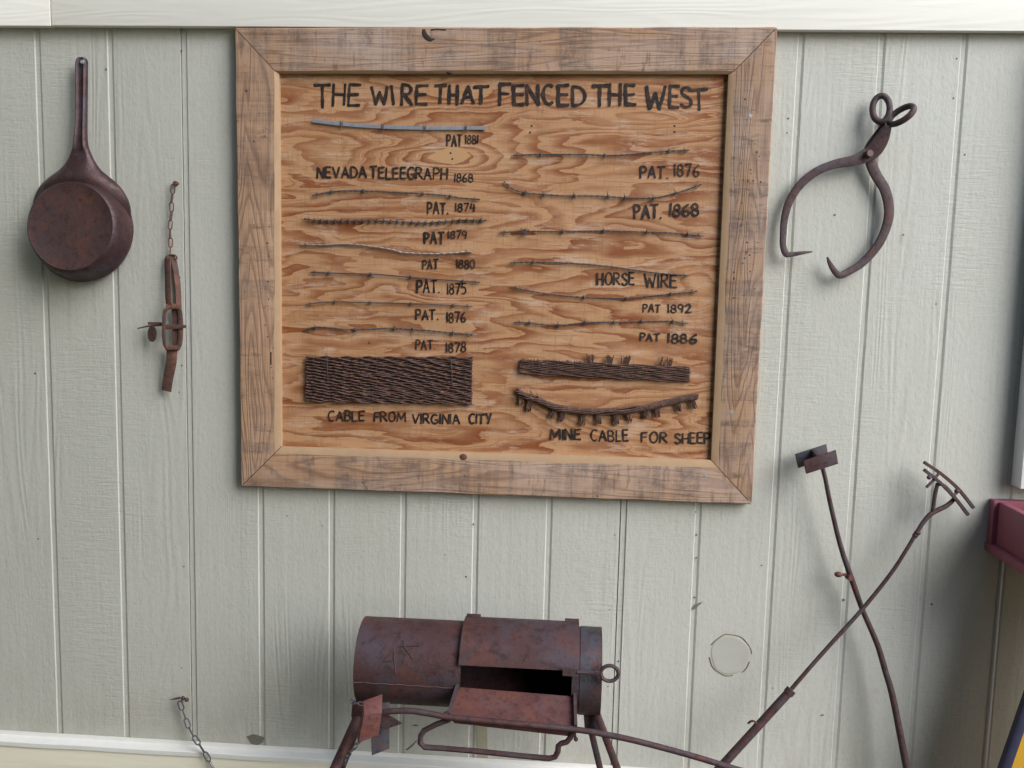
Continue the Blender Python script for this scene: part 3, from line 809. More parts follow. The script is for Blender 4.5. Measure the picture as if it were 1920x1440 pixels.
bm = bmesh.new(); add_prism(bm, [P(*c_, DP+.007) for c_ in ((575,669),(885,670),(884,758),(574,752))], NRM, .006)  # added backing sheet, its dark colour standing for shade between strands
obj('dark_backing', bm, M['cabledark'], t)
for x, y0, y1 in ((612,662,715),(845,668,722)):
    bm = bmesh.new(); sweep(bm, [P(x, y0, DP), P(x, y0+3, DP+.0155), P(x+2, (y0+y1)/2, DP+.0165), P(x+3, y1, DP+.0155)], .0008, 5)
    obj('tie_wire', bm, M['wire'], t)
t = thing('frayed_cable', 'narrow brown flat cable strip with frayed bristles along its top edge', 'cable', P(1130,710,DP))
bm = bmesh.new(); mat_strands(bm, ((975,674),(1294,688),(1293,717),(976,701)), 18, 1.0, .0014, DP+.010, 4, 70, 2)
obj('woven_strands', bm, M['cable'], t)
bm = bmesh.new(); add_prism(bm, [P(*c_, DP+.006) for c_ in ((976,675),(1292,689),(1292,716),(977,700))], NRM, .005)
obj('dark_backing', bm, M['cabledark'], t)
bm = bmesh.new()
def bristle(x0, y0, dx, dy, d=DP+.009):
    sweep(bm, [P(x0, y0, d), P(x0+dx*.5+random.uniform(-1, 1), y0+dy*.55, d+.002), P(x0+dx, y0+dy, d+random.uniform(0, .004))], [.0013, .0011, .0007], 4)
for i in range(60):
    x = 978+i*1.9; bristle(x, 677+(x-975)*.043, random.uniform(-3, 3), -random.uniform(2, 6))
obj('bristles', bm, M['cable'], t)
for cxx, k in ((1108,20),(1142,30),(1172,30),(1240,10),(1254,10)):
    bm = bmesh.new()
    for i in range(k):
        x = cxx+random.uniform(-5, 5); bristle(x, 677+(x-975)*.043, random.uniform(-7, 5) if cxx < 1150 else random.uniform(-3, 8), -random.uniform(13, 20))
    obj('bristles', bm, M['cable'], t)
t = thing('mine_cable', 'drooping frayed brown cable with short tufts hanging below, above MINE CABLE FOR SHEEP', 'cable', P(1140,775,DP))
cpts = [(970,733),(985,742),(1010,750),(1040,763),(1075,769),(1110,772),(1150,771),(1200,766),(1250,755),(1282,747),(1307,744)]
bm = bmesh.new()
for k in range(9):
    a0 = k*2*math.pi/9
    q = cr([(x, y) for x, y in cpts], 8); pts = []
    for i, v in enumerate(q):
        a_ = a0+i*.16; rr = 5.2 if k else 0
        pts.append(P(v[0]+(random.uniform(-3, 3) if i in (0, len(q)-1) else 0), v[1]+math.cos(a_)*rr, DP+.010+math.sin(a_)*.006))
    sweep(bm, pts, .0026, 5)
obj('cable_strands', bm, M['cable'], t)
cv = cr([(x, y) for x, y in cpts], 20)
for x, dx, ln in ((978,-3,18),(996,-6,22),(1042,-8,18),(1058,-6,20),(1095,-3,22),(1121,2,20),(1155,1,22),(1178,3,20),(1212,-2,18),(1233,-1,20),(1270,4,19),(1298,4,18)):
    y = min(cv, key=lambda v: abs(v[0]-x))[1]
    ln *= 1.12; bm = bmesh.new()
    for i in range(16):
        xx = x+random.uniform(-4.5, 4.5)
        sweep(bm, [P(xx, y, DP+.010), P(xx+dx*.5, y+ln*.5, DP+.010), P(xx+dx+random.uniform(-2.5, 2.5), y+ln*random.uniform(.8, 1.1), DP+.008+random.uniform(-.003, .004))], [.0020, .0018, .0010], 4)
    if x == 996:
        for i in range(5): bristle(1000+i*3, 750, random.uniform(-12, -2), -random.uniform(6, 20), DP+.012)
    obj('tuft', bm, M['cable'], t)

# ------------------------------------------------------------------ iron skillet, bottom outward
sk = thing('iron_skillet', 'large rusty cast iron skillet hanging bottom outward from a nail', 'skillet', P(150,525,0))
rc, bc = P(155,432,.010), P(132,424.5,.072)
ax = (bc-rc); hgt = ax.length; axn = ax.normalized()
u = Vector((1, 0, 0)); u = (u-axn*u.dot(axn)).normalized(); v = axn.cross(u)
bm = bmesh.new()
prof = [(.128, -.004), (.141, -.006), (.1425, .004), (.138, .012), (.134, .022), (.129, .040), (.1255, .052), (.1225, .058), (.1185, .0625), (.1165, .0635), (.1145, .0625), (.06, .0622), (0, .0618)]
nseg = 64; rings = []
def prof_ring(r, h): return [bm.verts.new(rc + axn*h + (u*math.cos(2*math.pi*i/nseg)+v*math.sin(2*math.pi*i/nseg))*r*(1+.004*math.sin(3*2*math.pi*i/nseg))) for i in range(nseg)]
for r, h in prof[:-1]: rings.append(prof_ring(r, h))
ctr = bm.verts.new(rc+axn*prof[-1][1])
for a_, b_ in zip(rings[:-1], rings[1:]):
    for i in range(nseg):
        f = bm.faces.new((a_[i], a_[(i+1) % nseg], b_[(i+1) % nseg], b_[i]))
        if b_ in rings[-2:]: f.material_index = 1
for i in range(nseg):
    f = bm.faces.new((rings[-1][i], rings[-1][(i+1) % nseg], ctr)); f.material_index = 1
inn = [prof_ring(r, h) for r, h in ((.124, .004), (.116, .050), (.05, .052))]
ci = bm.verts.new(rc+axn*.052)
for a_, b_ in zip([rings[0]]+inn[:-1], inn):
    for i in range(nseg): bm.faces.new((a_[i], b_[i], b_[(i+1) % nseg], a_[(i+1) % nseg]))
for i in range(nseg): bm.faces.new((inn[-1][i], ci, inn[-1][(i+1) % nseg]))
obj('pan_body', bm, [M['pan'], M['panface']], sk, smooth=35)
bm = bmesh.new()
hp = [(155,436,.010,.1405,.010),(153.5,408,.011,.1385,.014),(151.5,380,.012,.1345,.026),(149.5,353,.014,.1145,.037),(149,336,.018,.0895,.038),(150,318,.024,.0560,.026),(151,301,.029,.0370,.017),(151,285,.031,.026,.0125),(150.5,270,.032,.0195,.011),(151,250,.031,.0170,.0105),(152,225,.029,.0155,.010),(152.5,190,.027,.0155,.0095),(152.5,150,.025,.0160,.009),(152.5,128,.024,.0165,.009),(152.8,116,.024,.0160,.0088),(153,110,.024,.0125,.008),(153,107.5,.024,.006,.006)]
hq = cr(hp, 5)
rings = []
PS = [(-1,-.5),(-1,.1),(-.82,.75),(-.62,.95),(-.35,.55),(0,.40),(.35,.55),(.62,.95),(.82,.75),(1,.1),(1,-.5),(.6,-.8),(-.6,-.8)]
PD = [(-1,-.3),(-1,.05),(-.84,.40),(-.62,.72),(-.35,.93),(0,1.0),(.35,.93),(.62,.72),(.84,.40),(1,.05),(1,-.3),(.6,-.3),(-.6,-.3)]
for i, q in enumerate(hq):
    p = P(q[0], q[1], q[2]); b = Vector((1, 0, 0)); n_ = NRM
    f_ = min(1.0, max(0.0, (q[1]-262)/55)); f_ = f_*f_*(3-2*f_)
    hw, th = max(.002, q[3]), max(.002, q[4])
    rings.append([bm.verts.new(p+b*(hw*(x0*(1-f_)+x1*f_))+n_*(th*(y0*(1-f_)+y1*f_))) for (x0, y0), (x1, y1) in zip(PS, PD)])
for a_, b_ in zip(rings[:-1], rings[1:]):
    for j in range(13): bm.faces.new((a_[j], a_[(j+1) % 13], b_[(j+1) % 13], b_[j]))
bm.faces.new(rings[0]); bm.faces.new(rings[-1])
obj('handle', bm, M['pan'], sk, smooth=50)
nl = thing('nail', 'bright nail head through the skillet handle end', 'nail', P(153,116,.0))
bm = bmesh.new(); sweep(bm, [P(153.5,115.5,-.01), P(153.5,115.5,.036)], .0025, 8); obj('shank', bm, M['screw'], nl)
bm = bmesh.new(); add_disc(bm, P(153.5,115.5,.0385), NRM, .0052, .003, 12); obj('head', bm, M['screw'], nl)

# ------------------------------------------------------------------ steel trap on its chain
tr = thing('steel_trap', 'narrow rusty steel animal trap hanging by a short chain', 'trap', P(312,735,0))
bm = bmesh.new()
chain_links(bm, [P(325,346,.012), P(321,385,.012), P(322,402,.012), P(318,425,.012), P(320,450,.012), P(319,480,.014)], .027, .0135, .0017, .2)
obj('chain', bm, M['trap'], tr)
bm = bmesh.new(); add_disc(bm, P(327,343,.016), NRM, .006, .018, 10); obj('chain_nail', bm, M['trap'], tr)
bm = bmesh.new(); sweep(bm, cr([P(310,487,.014), P(312,481,.016), P(320,478,.018), P(329,479,.016), P(332,486,.014)], 4), .0022, 6); obj('ring', bm, M['trap'], tr)
bm = bmesh.new()
sweep(bm, cr([P(314,485,.020), P(315,520,.026), P(315,545,.032), P(317,572,.036), P(319,580,.036)], 4), (.0105, .0013), rect=True, nref=Vector((-.35, -1, 0)).normalized())
sweep(bm, cr([P(325,484,.012), P(330,510,.009), P(334,545,.009), P(335,580,.014)], 4), (.0085, .0013), rect=True, nref=Vector((.9, -.6, 0)).normalized())
sweep(bm, [P(312,483,.020), P(328,483,.012)], (.006, .0016), rect=True)
obj('spring', bm, M['trap'], tr)
bm = bmesh.new()
sweep(bm, cr([P(320,574,.036), P(310,582,.040), P(307.5,600,.042), P(307,625,.042), P(309,645,.040), P(314,655,.036)], 4), (.0042, .0036), rect=True); obj('jaw', bm, M['trap'], tr)
bm = bmesh.new()
sweep(bm, cr([P(320,573,.030), P(333,575,.026), P(338,590,.022), P(339,620,.022), P(337,645,.022), P(330,656,.026)], 4), (.0058, .0030), rect=True); obj('jaw', bm, M['trap'], tr)
bm = bmesh.new()
sweep(bm, [P(327,574,.020), P(329,600,.018), P(329,652,.018)], (.0085, .002), rect=True)
sweep(bm, [P(306,613,.026), P(326,613,.026), P(349,612,.026)], [(.0065,.003), (.0065,.003), (.004,.002)], rect=True)
sweep(bm, [P(312,574,.034), P(338,576,.026)], (.006, .004), rect=True); sweep(bm, [P(311,652,.034), P(337,652,.026)], (.006, .004), rect=True)
obj('base_frame', bm, M['trap'], tr)
bm = bmesh.new()
sweep(bm, [P(258,616,.030), P(275,612,.030), P(306,609,.030)], [.0018, .0022, .003], 6)
sweep(bm, [P(278,606,.032), P(303,607,.030)], (.004, .0028), rect=True)
obj('dog', bm, M['trap'], tr)
bm = bmesh.new()
add_prism(bm, [P(285+8.5*math.cos(q), 626+15*math.sin(q), .034+.006*math.cos(q)) for q in [2*math.pi*i/20 for i in range(20)]], NRM, .003)
obj('trigger_plate', bm, M['trap'], tr)
bm = bmesh.new()
sweep(bm, cr([P(323,650,.024), P(321,680,.028), P(316,705,.024), P(312,733,.018)], 4), [(.0150-.0012*i/12, .0018) for i in range(13)], rect=True)
obj('spring', bm, M['trap'], tr)

# ------------------------------------------------------------------ ice tongs
tg = thing('ice_tongs', 'pair of dark iron ice tongs hanging open with two ring handles', 'tongs', P(1570,520,0))
def arm(pts, loop, ldepth):
    bm = bmesh.new()
    q = cr([(x, y, d, w_) for x, y, d, w_ in pts], 6)
    sweep(bm, [P(v[0], v[1], v[2]) for v in q], [(max(.0016, v[3]*1.16), max(.0018, min(.0060, v[3]*.7))) for v in q], rect=True)
    cx_, cy_, ra, rb, ang, tilt = loop; lp = []
    for i in range(28):
        a_ = 2*math.pi*i/28; x, y = ra*math.cos(a_), rb*math.sin(a_)
        lp.append(P(cx_+x*math.cos(R(ang))-y*math.sin(R(ang)), cy_+x*math.sin(R(ang))+y*math.cos(R(ang)), ldepth+tilt*math.sin(a_)+ldepth*.25*math.cos(a_)))
    sweep(bm, lp, .0080, 9, closed=True)
    return obj('arm', bm, M['iron'], tg, smooth=60)
arm([(1523,472,.030,.0015),(1505,474,.030,.0038),(1484,477,.028,.0055),(1474,476,.027,.0068),(1468.5,462,.026,.0066),(1468.5,440,.025,.0070),(1471,410,.024,.0076),(1480,378,.024,.0082),(1500,347,.024,.0088),(1530,322,.026,.0092),(1565,308,.028,.0098),(1600,301,.030,.0115),(1625,291,.032,.0150),(1640,280,.036,.0165),(1652,262,.042,.0150),(1660,246,.048,.0110),(1665,235,.052,.0075)],
    (1690,216,27,10,-33,.018), .058)
arm([(1551,482,.032,.0020),(1557,496,.030,.0048),(1567,511,.028,.0066),(1576,516,.026,.0075),(1592,509,.024,.0075),(1618,492,.022,.0080),(1645,461,.022,.0088),(1661,428,.022,.0092),(1667,395,.022,.0098),(1660,358,.022,.0102),(1642,327,.022,.0105),(1633,305,.022,.0108),(1629,285,.022,.0105),(1632,272,.024,.0085),(1643,253,.028,.0062),(1652,240,.032,.0055),(1656,231,.036,.0055)],
    (1652,204,16,24.5,3,.006), .040)
bm = bmesh.new(); add_disc(bm, P(1632,287,.050), Vector((.2, -1, .1)), .0095, .03, 12); obj('rivet', bm, mat_plain('rust_rivet', (.095, .05, .045), .6, .2, .3, 120), tg)
bm = bmesh.new(); sweep(bm, [P(1650,232,-.01), P(1650,233,.044)], .0028, 8)
tn = thing('nail', 'dark nail in the siding carrying the ice tongs', 'nail', P(1650,232,0)); obj('shank', bm, M['nail'], tn)

# ------------------------------------------------------------------ chain on a hook low on the wall
hk = thing('hook_chain', 'grey link chain hanging from a hook low on the wall', 'chain', P(345,1320,0))
bm = bmesh.new()
add_sphere(bm, P(350,1312,.022), .0065); add_sphere(bm, P(343,1309,.024), .0062)
sweep(bm, [P(338,1308,.022), P(330,1310,.026), P(318,1312,.032)], [.0035, .0030, .0008], 6)
sweep(bm, [P(345,1310,-.005), P(345,1310,.022)], .003, 6)
obj('hook', bm, M['blued'], hk)
bm = bmesh.new()
lo = P(404,1446,.045)
chain_links(bm, [P(336,1315,.026), P(345,1338,.022), P(352,1360,.024), P(361,1378,.036), P(378,1402,.042), lo, P(416,1475,.05), P(430,1520,.06), Vector((P(430,1520,.06).x+.02, -.07, .012))], .033, .0165, .0021, .5)
obj('chain', bm, M['chain'], hk)

# ------------------------------------------------------------------ barrel stove
def down_to_ground(p, q, z=0.0):
    t = (z-p.z)/(q.z-p.z); return p + (q-p)*t
DA = .215                                    # barrel axis distance from the wall
def yz(v): return Vector((0, v.y, v.z)).normalized()
r1, r2 = yz(ray(790,1160)), yz(ray(790,1323))
half = r1.angle(r2)/2; bis = (r1+r2).normalized()
dist = (CD-DA)/bis.y
BR = dist*math.sin(half); BZ = CAM.z + bis.z*dist
def cyl_pt(x, th, r=BR): return Vector((x, -DA - r*math.sin(th), BZ + r*math.cos(th)))
def cyl_hit(px, py, r=BR):
    """x and angle (0 = top, toward the viewer) where the pixel's ray meets the drum"""
    v = ray(px, py); oy, oz = CAM.y+DA, CAM.z-BZ
    a_ = v.y**2+v.z**2; b_ = 2*(oy*v.y+oz*v.z); c_ = oy*oy+oz*oz-r*r
    disc = max(0, b_*b_-4*a_*c_); t = (-b_-math.sqrt(disc))/(2*a_)
    p = CAM+v*t
    return p.x, math.atan2(-(p.y+DA), p.z-BZ)
XL = P(681,1156,DA).x; XR = cyl_hit(1127,1250)[0]
xo0, tho0 = cyl_hit(864,1246); xo1, tho1 = cyl_hit(1071,1310)
tho0 -= .25
st = thing('barrel_stove', 'rusty barrel branding fire stove on angled legs with a raised curved door', 'stove', ((XL+XR)/2, -DA, 0))
bm = bmesh.new()
NT = 72
ths = sorted(set([2*math.pi*i/NT for i in range(NT)] + [tho0, tho1]))
xs = [XL, XL+.004, xo0, xo1, XR-.004, XR]
for rr, flip in ((BR, False), (BR-.004, True)):
    grid = [[bm.verts.new(cyl_pt(x, th, rr)) for th in ths] for x in xs]
    for i in range(len(xs)-1):
        for j in range(len(ths)):
            j2 = (j+1) % len(ths)
            if i == 2 and tho0-1e-6 <= ths[j] < tho1-1e-6: continue
            f = bm.faces.new((grid[i][j], grid[i][j2], grid[i+1][j2], grid[i+1][j]))
    if rr == BR: go = grid
    else: gi = grid
for e in (0, -1):
    for j in range(len(ths)):
        j2 = (j+1) % len(ths); bm.faces.new((go[e][j], gi[e][j], gi[e][j2], go[e][j2]))
drum = obj('drum', bm, M['barrel'], st, smooth=35)
for x, s in ((XL+.012, 1), (XR-.012, -1)):
    bm = bmesh.new()
    add_disc(bm, Vector((x-.002*s, -DA, BZ)), Vector((-s, 0, 0)), BR-.0045, .004, 48)
    obj('end_plate', bm, M['barrel'], st, smooth=20)
# sleeve section at the right end
xs0, _ = cyl_hit(1088,1250)
bm = bmesh.new()
a_, b_ = [], []
for j in range(NT):
    th = 2*math.pi*j/NT
    a_.append(bm.verts.new(cyl_pt(xs0, th, BR+.0015))); b_.append(bm.verts.new(cyl_pt(XR+.003, th, BR+.0015)))
for j in range(NT): bm.faces.new((a_[j], a_[(j+1) % NT], b_[(j+1) % NT], b_[j]))
obj('end_sleeve', bm, M['blued'], st)
def arc_plate(bm, xa, xb, t0, t1, r, th, n=18, bev=0.0):
    ro, ri = [], []
    for i in range(n+1):
        q = t0+(t1-t0)*i/n
        ro.append((bm.verts.new(cyl_pt(xa, q, r+th)), bm.verts.new(cyl_pt(xb, q, r+th))))
        ri.append((bm.verts.new(cyl_pt(xa, q, r)), bm.verts.new(cyl_pt(xb, q, r))))
    for i in range(n):
        bm.faces.new((ro[i][0], ro[i][1], ro[i+1][1], ro[i+1][0])); bm.faces.new((ri[i][0], ri[i+1][0], ri[i+1][1], ri[i][1]))
        bm.faces.new((ro[i][0], ro[i+1][0], ri[i+1][0], ri[i][0])); bm.faces.new((ro[i][1], ri[i][1], ri[i+1][1], ro[i+1][1]))
    bm.faces.new((ro[0][0], ri[0][0], ri[0][1], ro[0][1])); bm.faces.new((ro[n][0], ro[n][1], ri[n][1], ri[n][0]))
xd0, td = cyl_hit(860,1246, BR+.012); xd1, _ = cyl_hit(1085,1240, BR+.012)
td = cyl_hit(975,1253, BR+.012)[1]
bm = bmesh.new(); arc_plate(bm, xd0, xd1, -.25, td, BR+.004, .009)
door = obj('door', bm, M['barrel'], st, smooth=30)
for px in (886, 1072):
    x = cyl_hit(px, 1170)[0]; bm = bmesh.new()
    sweep(bm, [cyl_pt(x-.018, -.22, BR+.014), cyl_pt(x+.018, -.22, BR+.014)], .0065, 8, nref=Vector((0, 0, 1)))
    obj('hinge', bm, M['barrel'], door)
dh = DA + BR*math.sin(td) + .022
bm = bmesh.new()
sweep(bm, [P(1055,1259,dh), P(1086,1261,dh)], (.0105, .002), rect=True)
ring = [(1126,1261)] + [(1143+16.5*math.cos(q), 1262.5+14.5*math.sin(q)) for q in [math.pi*1.18+ (2*math.pi*.93)*i/20 for i in range(21)]]
sweep(bm, [P(1082,1260,dh), P(1104,1261,dh)] + [P(x, y, dh) for x, y in ring], .0050, 8)
obj('door_handle', bm, M['iron'], door)
# raised weld marks on the drum: seam and a brand like a slanted stroke and a bar
bm = bmesh.new()
def weld(p_, r=.0018):
    sweep(bm, [cyl_pt(*cyl_hit(x, y), BR+.0006) for x, y in p_], r, 6)
weld([(660+i*10, 1278.5+i*.62+.8*math.sin(i*1.9)) for i in range(20)], .0012)
obj('weld_seam', bm, mat_rust('weld_rust', (.13, .075, .07), (.18, .08, .06), (.15, .12, .13), .5, .3, 4, .5), st)
bm = bmesh.new()
weld([(711,1253),(724,1236),(738,1216)]); weld([(738,1216),(739,1236),(742,1262)]); weld([(719,1240),(735,1239)]); weld([(757,1201),(757,1212)]); weld([(751,1212),(768,1211.5),(784,1211)]); weld([(757,1212),(775,1236)])
obj('weld_brand', bm, M['barrel'], st)
# tray in front of the opening
dt0 = DA + BR*math.sin(tho1) - .004; dt1 = dt0 + .075
bm = bmesh.new()
tl, trr, br_, bl = P(858,1288,dt0), P(1077,1306,dt0), P(1079,1366,dt1), P(841,1343,dt1)
nt_ = (trr-tl).cross(bl-tl).normalized()
if nt_.z < 0: nt_ = -nt_
add_prism(bm, [tl, trr, br_, bl], nt_, .003)
lip0, lip1 = P(852,1356,dt1-.004), P(1070,1381,dt1-.004)
add_prism(bm, [bl+Vector((0,.001,-.0005)), br_+Vector((0,.001,-.0005)), lip1, lip0], Vector((0, -1, -.3)), .003)
tray = obj('tray', bm, M['tray'], st, smooth=0)
for a_, b_ in ((tl, bl), (trr, br_)):
    bm = bmesh.new(); sweep(bm, [a_+nt_*.004, b_+nt_*.004], (.004, .0095), rect=True, nref=nt_)
    obj('tray_rim', bm, M['barrel'], tray)
dl = dt1 + .004
bm = bmesh.new()
hb = [(843,1349),(818,1358),(795,1370),(789,1380),(788,1393),(796,1401),(830,1403),(900,1409),(975,1417),(1030,1422),(1041,1419),(1046,1409),(1047,1398),(1052,1394),(1063,1391),(1070,1382),(1076,1372)]
sweep(bm, [P(x, y, dl-.006) for x, y in hb], .0070, 8)
obj('support_bar', bm, M['rod'], st)
bm = bmesh.new(); add_sphere(bm, P(1080,1386,dl-.004), .0055); sweep(bm, [P(1076,1366,dl-.004), P(1080,1388,dl-.004)], .003, 6)
add_sphere(bm, P(837,1341,dl-.004), .009, (1, 1, 1.1)); obj('bracket', bm, M['rod'], st)
# legs
def leg(p, q, wd, mat='barrel', rect=True):
    bm = bmesh.new(); g_ = down_to_ground(p, q)
    sweep(bm, [p, q, g_], (wd, wd*.8), rect=rect, segs=10); obj('leg', bm, M[mat], st)
leg(P(676,1335,.27), P(634,1428,.34), .0130, rect=False)
leg(P(684,1330,.12), P(646,1430,.06), .0080, rect=False)
leg(P(1104,1352,.19), P(1125,1440,.15), .0080)
leg(P(1118,1335,.27), P(1157,1440,.33), .0085)
bm = bmesh.new()
add_prism(bm, [P(x, y, .285) for x, y in ((660,1316),(712,1318),(703,1345),(684,1362),(664,1359),(658,1343))], NRM, .012, .003)
obj('leg_bracket', bm, M['barrel'], st)
bm = bmesh.new()
add_prism(bm, [P(x, y, .262) for x, y in ((1094,1336),(1124,1338),(1123,1372),(1096,1366))], NRM, .012, .002)
obj('leg_bracket', bm, M['blued'], st)

# shiny little chain looped at the stove's left leg
ch = thing('chain', 'short shiny chain looped round the left leg of the stove', 'chain', P(664,1320,.3))
bm = bmesh.new()
chain_links(bm, [P(658,1312,.300), P(663,1320,.305), P(671,1318,.31), P(682,1321,.31)], .019, .011, .0016, .4)
obj('chain_strand', bm, M['chain'], ch); bm = bmesh.new()
chain_links(bm, [P(676,1388,.40), P(664,1402,.39), P(650,1420,.37), P(644,1434,.36)], .022, .0125, .0017, .8)
obj('chain_strand', bm, M['chain'], ch)

# ------------------------------------------------------------------ branding irons
BG = 'branding irons by the stove'
def plate(bm, pts, th, bev=.0015):
    ps = [P(*p) for p in pts]; n_ = (ps[1]-ps[0]).cross(ps[2]-ps[0]).normalized()
    if n_.y > 0: n_ = -n_
    add_prism(bm, ps, n_, th, bev)
lyi = thing('branding_iron', 'branding iron lying across the stove tray, its red plated head at the left', 'branding iron', P(960,1360,dl), BG)
dr = dt1 + .010
bm = bmesh.new()
lyp = [(708,1338,dr),(735,1333.5,dr),(770,1333,dr),(805,1338,dr),(850,1346,dr),(960,1356,dr),(1080,1368,dr),(1140,1378,dr),(1200,1391,dr),(1290,1415,dr+.005),(1370,1439,dr+.01),(1440,1460,dr+.015),(1540,1492,dr+.02)]
sweep(bm, [P(*v) for v in cr(lyp, 5)], .0072, 10)
obj('shaft', bm, M['rod'], lyi)
bm = bmesh.new()
plate(bm, [(681,1314,dr+.012),(717,1301,dr-.008),(716,1337,dr+.026),(682,1341,dr+.046)], .012)
plate(bm, [(682,1342,dr+.046),(716,1338,dr+.026),(710,1379,dr+.022),(672,1393,dr+.046)], .016)
obj('head_plate', bm, M['headred'], lyi)['label'] = 'bright red rusty plate'
bm = bmesh.new(); plate(bm, [(693,1322,dr-.035),(731,1317,dr-.045),(730,1404,dr-.028),(697,1417,dr-.012)], .007)
obj('head_plate', bm, M['blued'], lyi)
bm = bmesh.new(); plate(bm, [(712,1334,dr-.004),(722,1338,dr-.006),(755,1357,dr-.012),(722,1368,dr-.008),(710,1360,dr)], .006)
plate(bm, [(698,1352,dr+.03),(712,1345,dr-.02),(712,1368,dr-.02),(698,1376,dr+.03)], .02, .001)
obj('web', bm, M['rod'], lyi)

ia = thing('branding_iron', 'upright branding iron with two parallel rectangular plates for a head', 'branding iron', P(1700,1440,.12), BG)
bm = bmesh.new()
ap = [(1541,872,.062,.0058),(1548,900,.062,.0058),(1556,940,.060,.0062),(1575,1020,.058,.0066),(1597,1086,.056,.0078),(1617,1143,.056,.0070),(1634,1182,.058,.0072),(1647,1214,.062,.0076),(1660,1258,.068,.0082),(1675,1312,.076,.0088),(1700,1440,.10,.0098),(1716,1520,.12,.0098)]
q = cr(ap, 5); pts = [P(v[0], v[1], v[2]) for v in q]; rd = [v[3] for v in q]
pts.append(down_to_ground(pts[-4], pts[-1])); rd.append(.0098)
sweep(bm, pts, rd, 10); obj('shaft', bm, M['rod'], ia)
bm = bmesh.new(); plate(bm, [(1507,865,.100),(1568,844,.100),(1572,870,.098),(1512,889,.098)], .007, .002); obj('head_plate', bm, M['rod'], ia)
bm = bmesh.new(); plate(bm, [(1491,852,.040),(1550,833,.040),(1554,859,.040),(1497,878,.040)], .007, .002); obj('head_plate', bm, M['blued'], ia)
bm = bmesh.new(); plate(bm, [(1520,842,.036),(1526,841,.036),(1540,855,.095),(1534,857,.095)], .034, .0005)
obj('web', bm, M['rod'], ia)
bm = bmesh.new(); add_sphere(bm, P(1572,1077,.058), .0085, (1.3, 1, .9)); sweep(bm, [P(1572,1077,.058), P(1594,1078,.056)], .004, 6); add_disc(bm, P(1596,1084,.068), Vector((.2, -1, 0)), .009, .02, 8); obj('bolt', bm, mat_plain('rust_bolt', (.13, .05, .045), .6, .2, .3, 120), ia)

ib = thing('branding_iron', 'branding iron leaning crosswise with a forked head of two parallel bars', 'branding iron', P(1360,1440,.2), BG)
bm = bmesh.new()
bp = [(1790,935,.066,.0056),(1775,948,.068,.0062),(1748,962,.070,.0066),(1733,977,.072,.0060),(1718,1000,.074,.0054),(1700,1030,.076,.0050),(1670,1076,.080,.0052),(1617,1142,.086,.0054),(1560,1205,.100,.0054),(1520,1250,.110,.0055),(1484,1292,.118,.0056)]
sweep(bm, [P(v[0], v[1], v[2]) for v in cr(bp, 5)], [v[3] for v in cr(bp, 5)], 10)
obj('shaft', bm, M['rod'], ib)
bm = bmesh.new()
p_, q_ = P(1481,1296,.119), P(1357,1432,.150)
sweep(bm, [p_, p_.lerp(q_, .5), q_, down_to_ground(p_, q_)], .0112, 12)
sweep(bm, [P(1484,1293,.118), P(1477,1301,.120)], .0135, 12)
obj('sleeve', bm, M['rod'], ib)
bm = bmesh.new(); sweep(bm, cr([P(1403,1356,.135), P(1407,1353,.14), P(1413,1352,.142), P(1418,1358,.140), P(1411,1366,.138)], 4), .0032, 6); obj('spur', bm, M['rod'], ib)
bm = bmesh.new(); add_sphere(bm, P(1720,999,.074), .0088, (1, 1, .8)); add_sphere(bm, P(1716,1004,.074), .0075); obj('collar', bm, M['rod'], ib)
bm = bmesh.new()
sweep(bm, [P(v[0], v[1], v[2]) for v in cr([(1749,962,.070),(1752,935,.070),(1758,906,.070)], 4)], .0054, 8)
sweep(bm, [P(v[0], v[1], v[2]) for v in cr([(1757,908,.070),(1770,910,.07),(1782,922,.068),(1790,935,.066)], 4)], .0042, 8)
obj('fork', bm, M['rod'], ib)
bm = bmesh.new(); sweep(bm, [P(v[0], v[1], v[2]) for v in cr([(1733,867,.052),(1760,885,.052),(1780,901,.052),(1797,917,.052),(1812,935,.052),(1825,952,.052)], 4)], (.0042, .006), rect=True); obj('brand_bar', bm, M['rod'], ib)
bm = bmesh.new(); sweep(bm, [P(v[0], v[1], v[2]) for v in cr([(1733,881,.074),(1752,896,.074),(1770,912,.074),(1790,933,.074),(1815,965,.074)], 4)], (.0042, .006), rect=True); obj('brand_bar', bm, M['rod'], ib)
bm = bmesh.new()
sweep(bm, [P(1737,914,.076), P(1750,901,.074), P(1761,887,.054)], .0040, 7); sweep(bm, [P(1788,930,.072), P(1799,918,.054)], .004, 7); add_sphere(bm, P(1742,895,.078), .0062); add_sphere(bm, P(1794,921,.064), .0065)
obj('cross_link', bm, M['rod'], ib)

# ------------------------------------------------------------------ window trim, planter box and sign at the right
win = thing('window', 'white painted window frame at the right edge above the maroon planter box', 'window', P(1900,915,0))
wx, wz = P(1894,912,0).x, P(1905,917,.055).z
W_, H_ = .95, 1.15
for nm_, a_, b_ in (('frame_stile', (wx, -.055, wz), (wx+.10, -.0005, wz+H_)), ('frame_stile', (wx+W_-.10, -.055, wz), (wx+W_, -.0005, wz+H_)),
                    ('frame_rail', (wx+.1003, -.053, wz), (wx+W_-.1003, -.0005, wz+.10)), ('frame_rail', (wx+.1003, -.053, wz+H_-.10), (wx+W_-.1003, -.0005, wz+H_))):
    bm = bmesh.new(); add_box(bm, a_, b_, .004); obj(nm_, bm, M['white'], win)
bm = bmesh.new(); add_box(bm, (wx+.101, -.02, wz+.101), (wx+W_-.101, -.012, wz+H_-.101)); obj('pane', bm, M['glass'], win, smooth=0)
pl = thing('planter_box', 'maroon painted wooden window box fixed to the wall at the right edge', 'planter box', P(1852,1030,0))
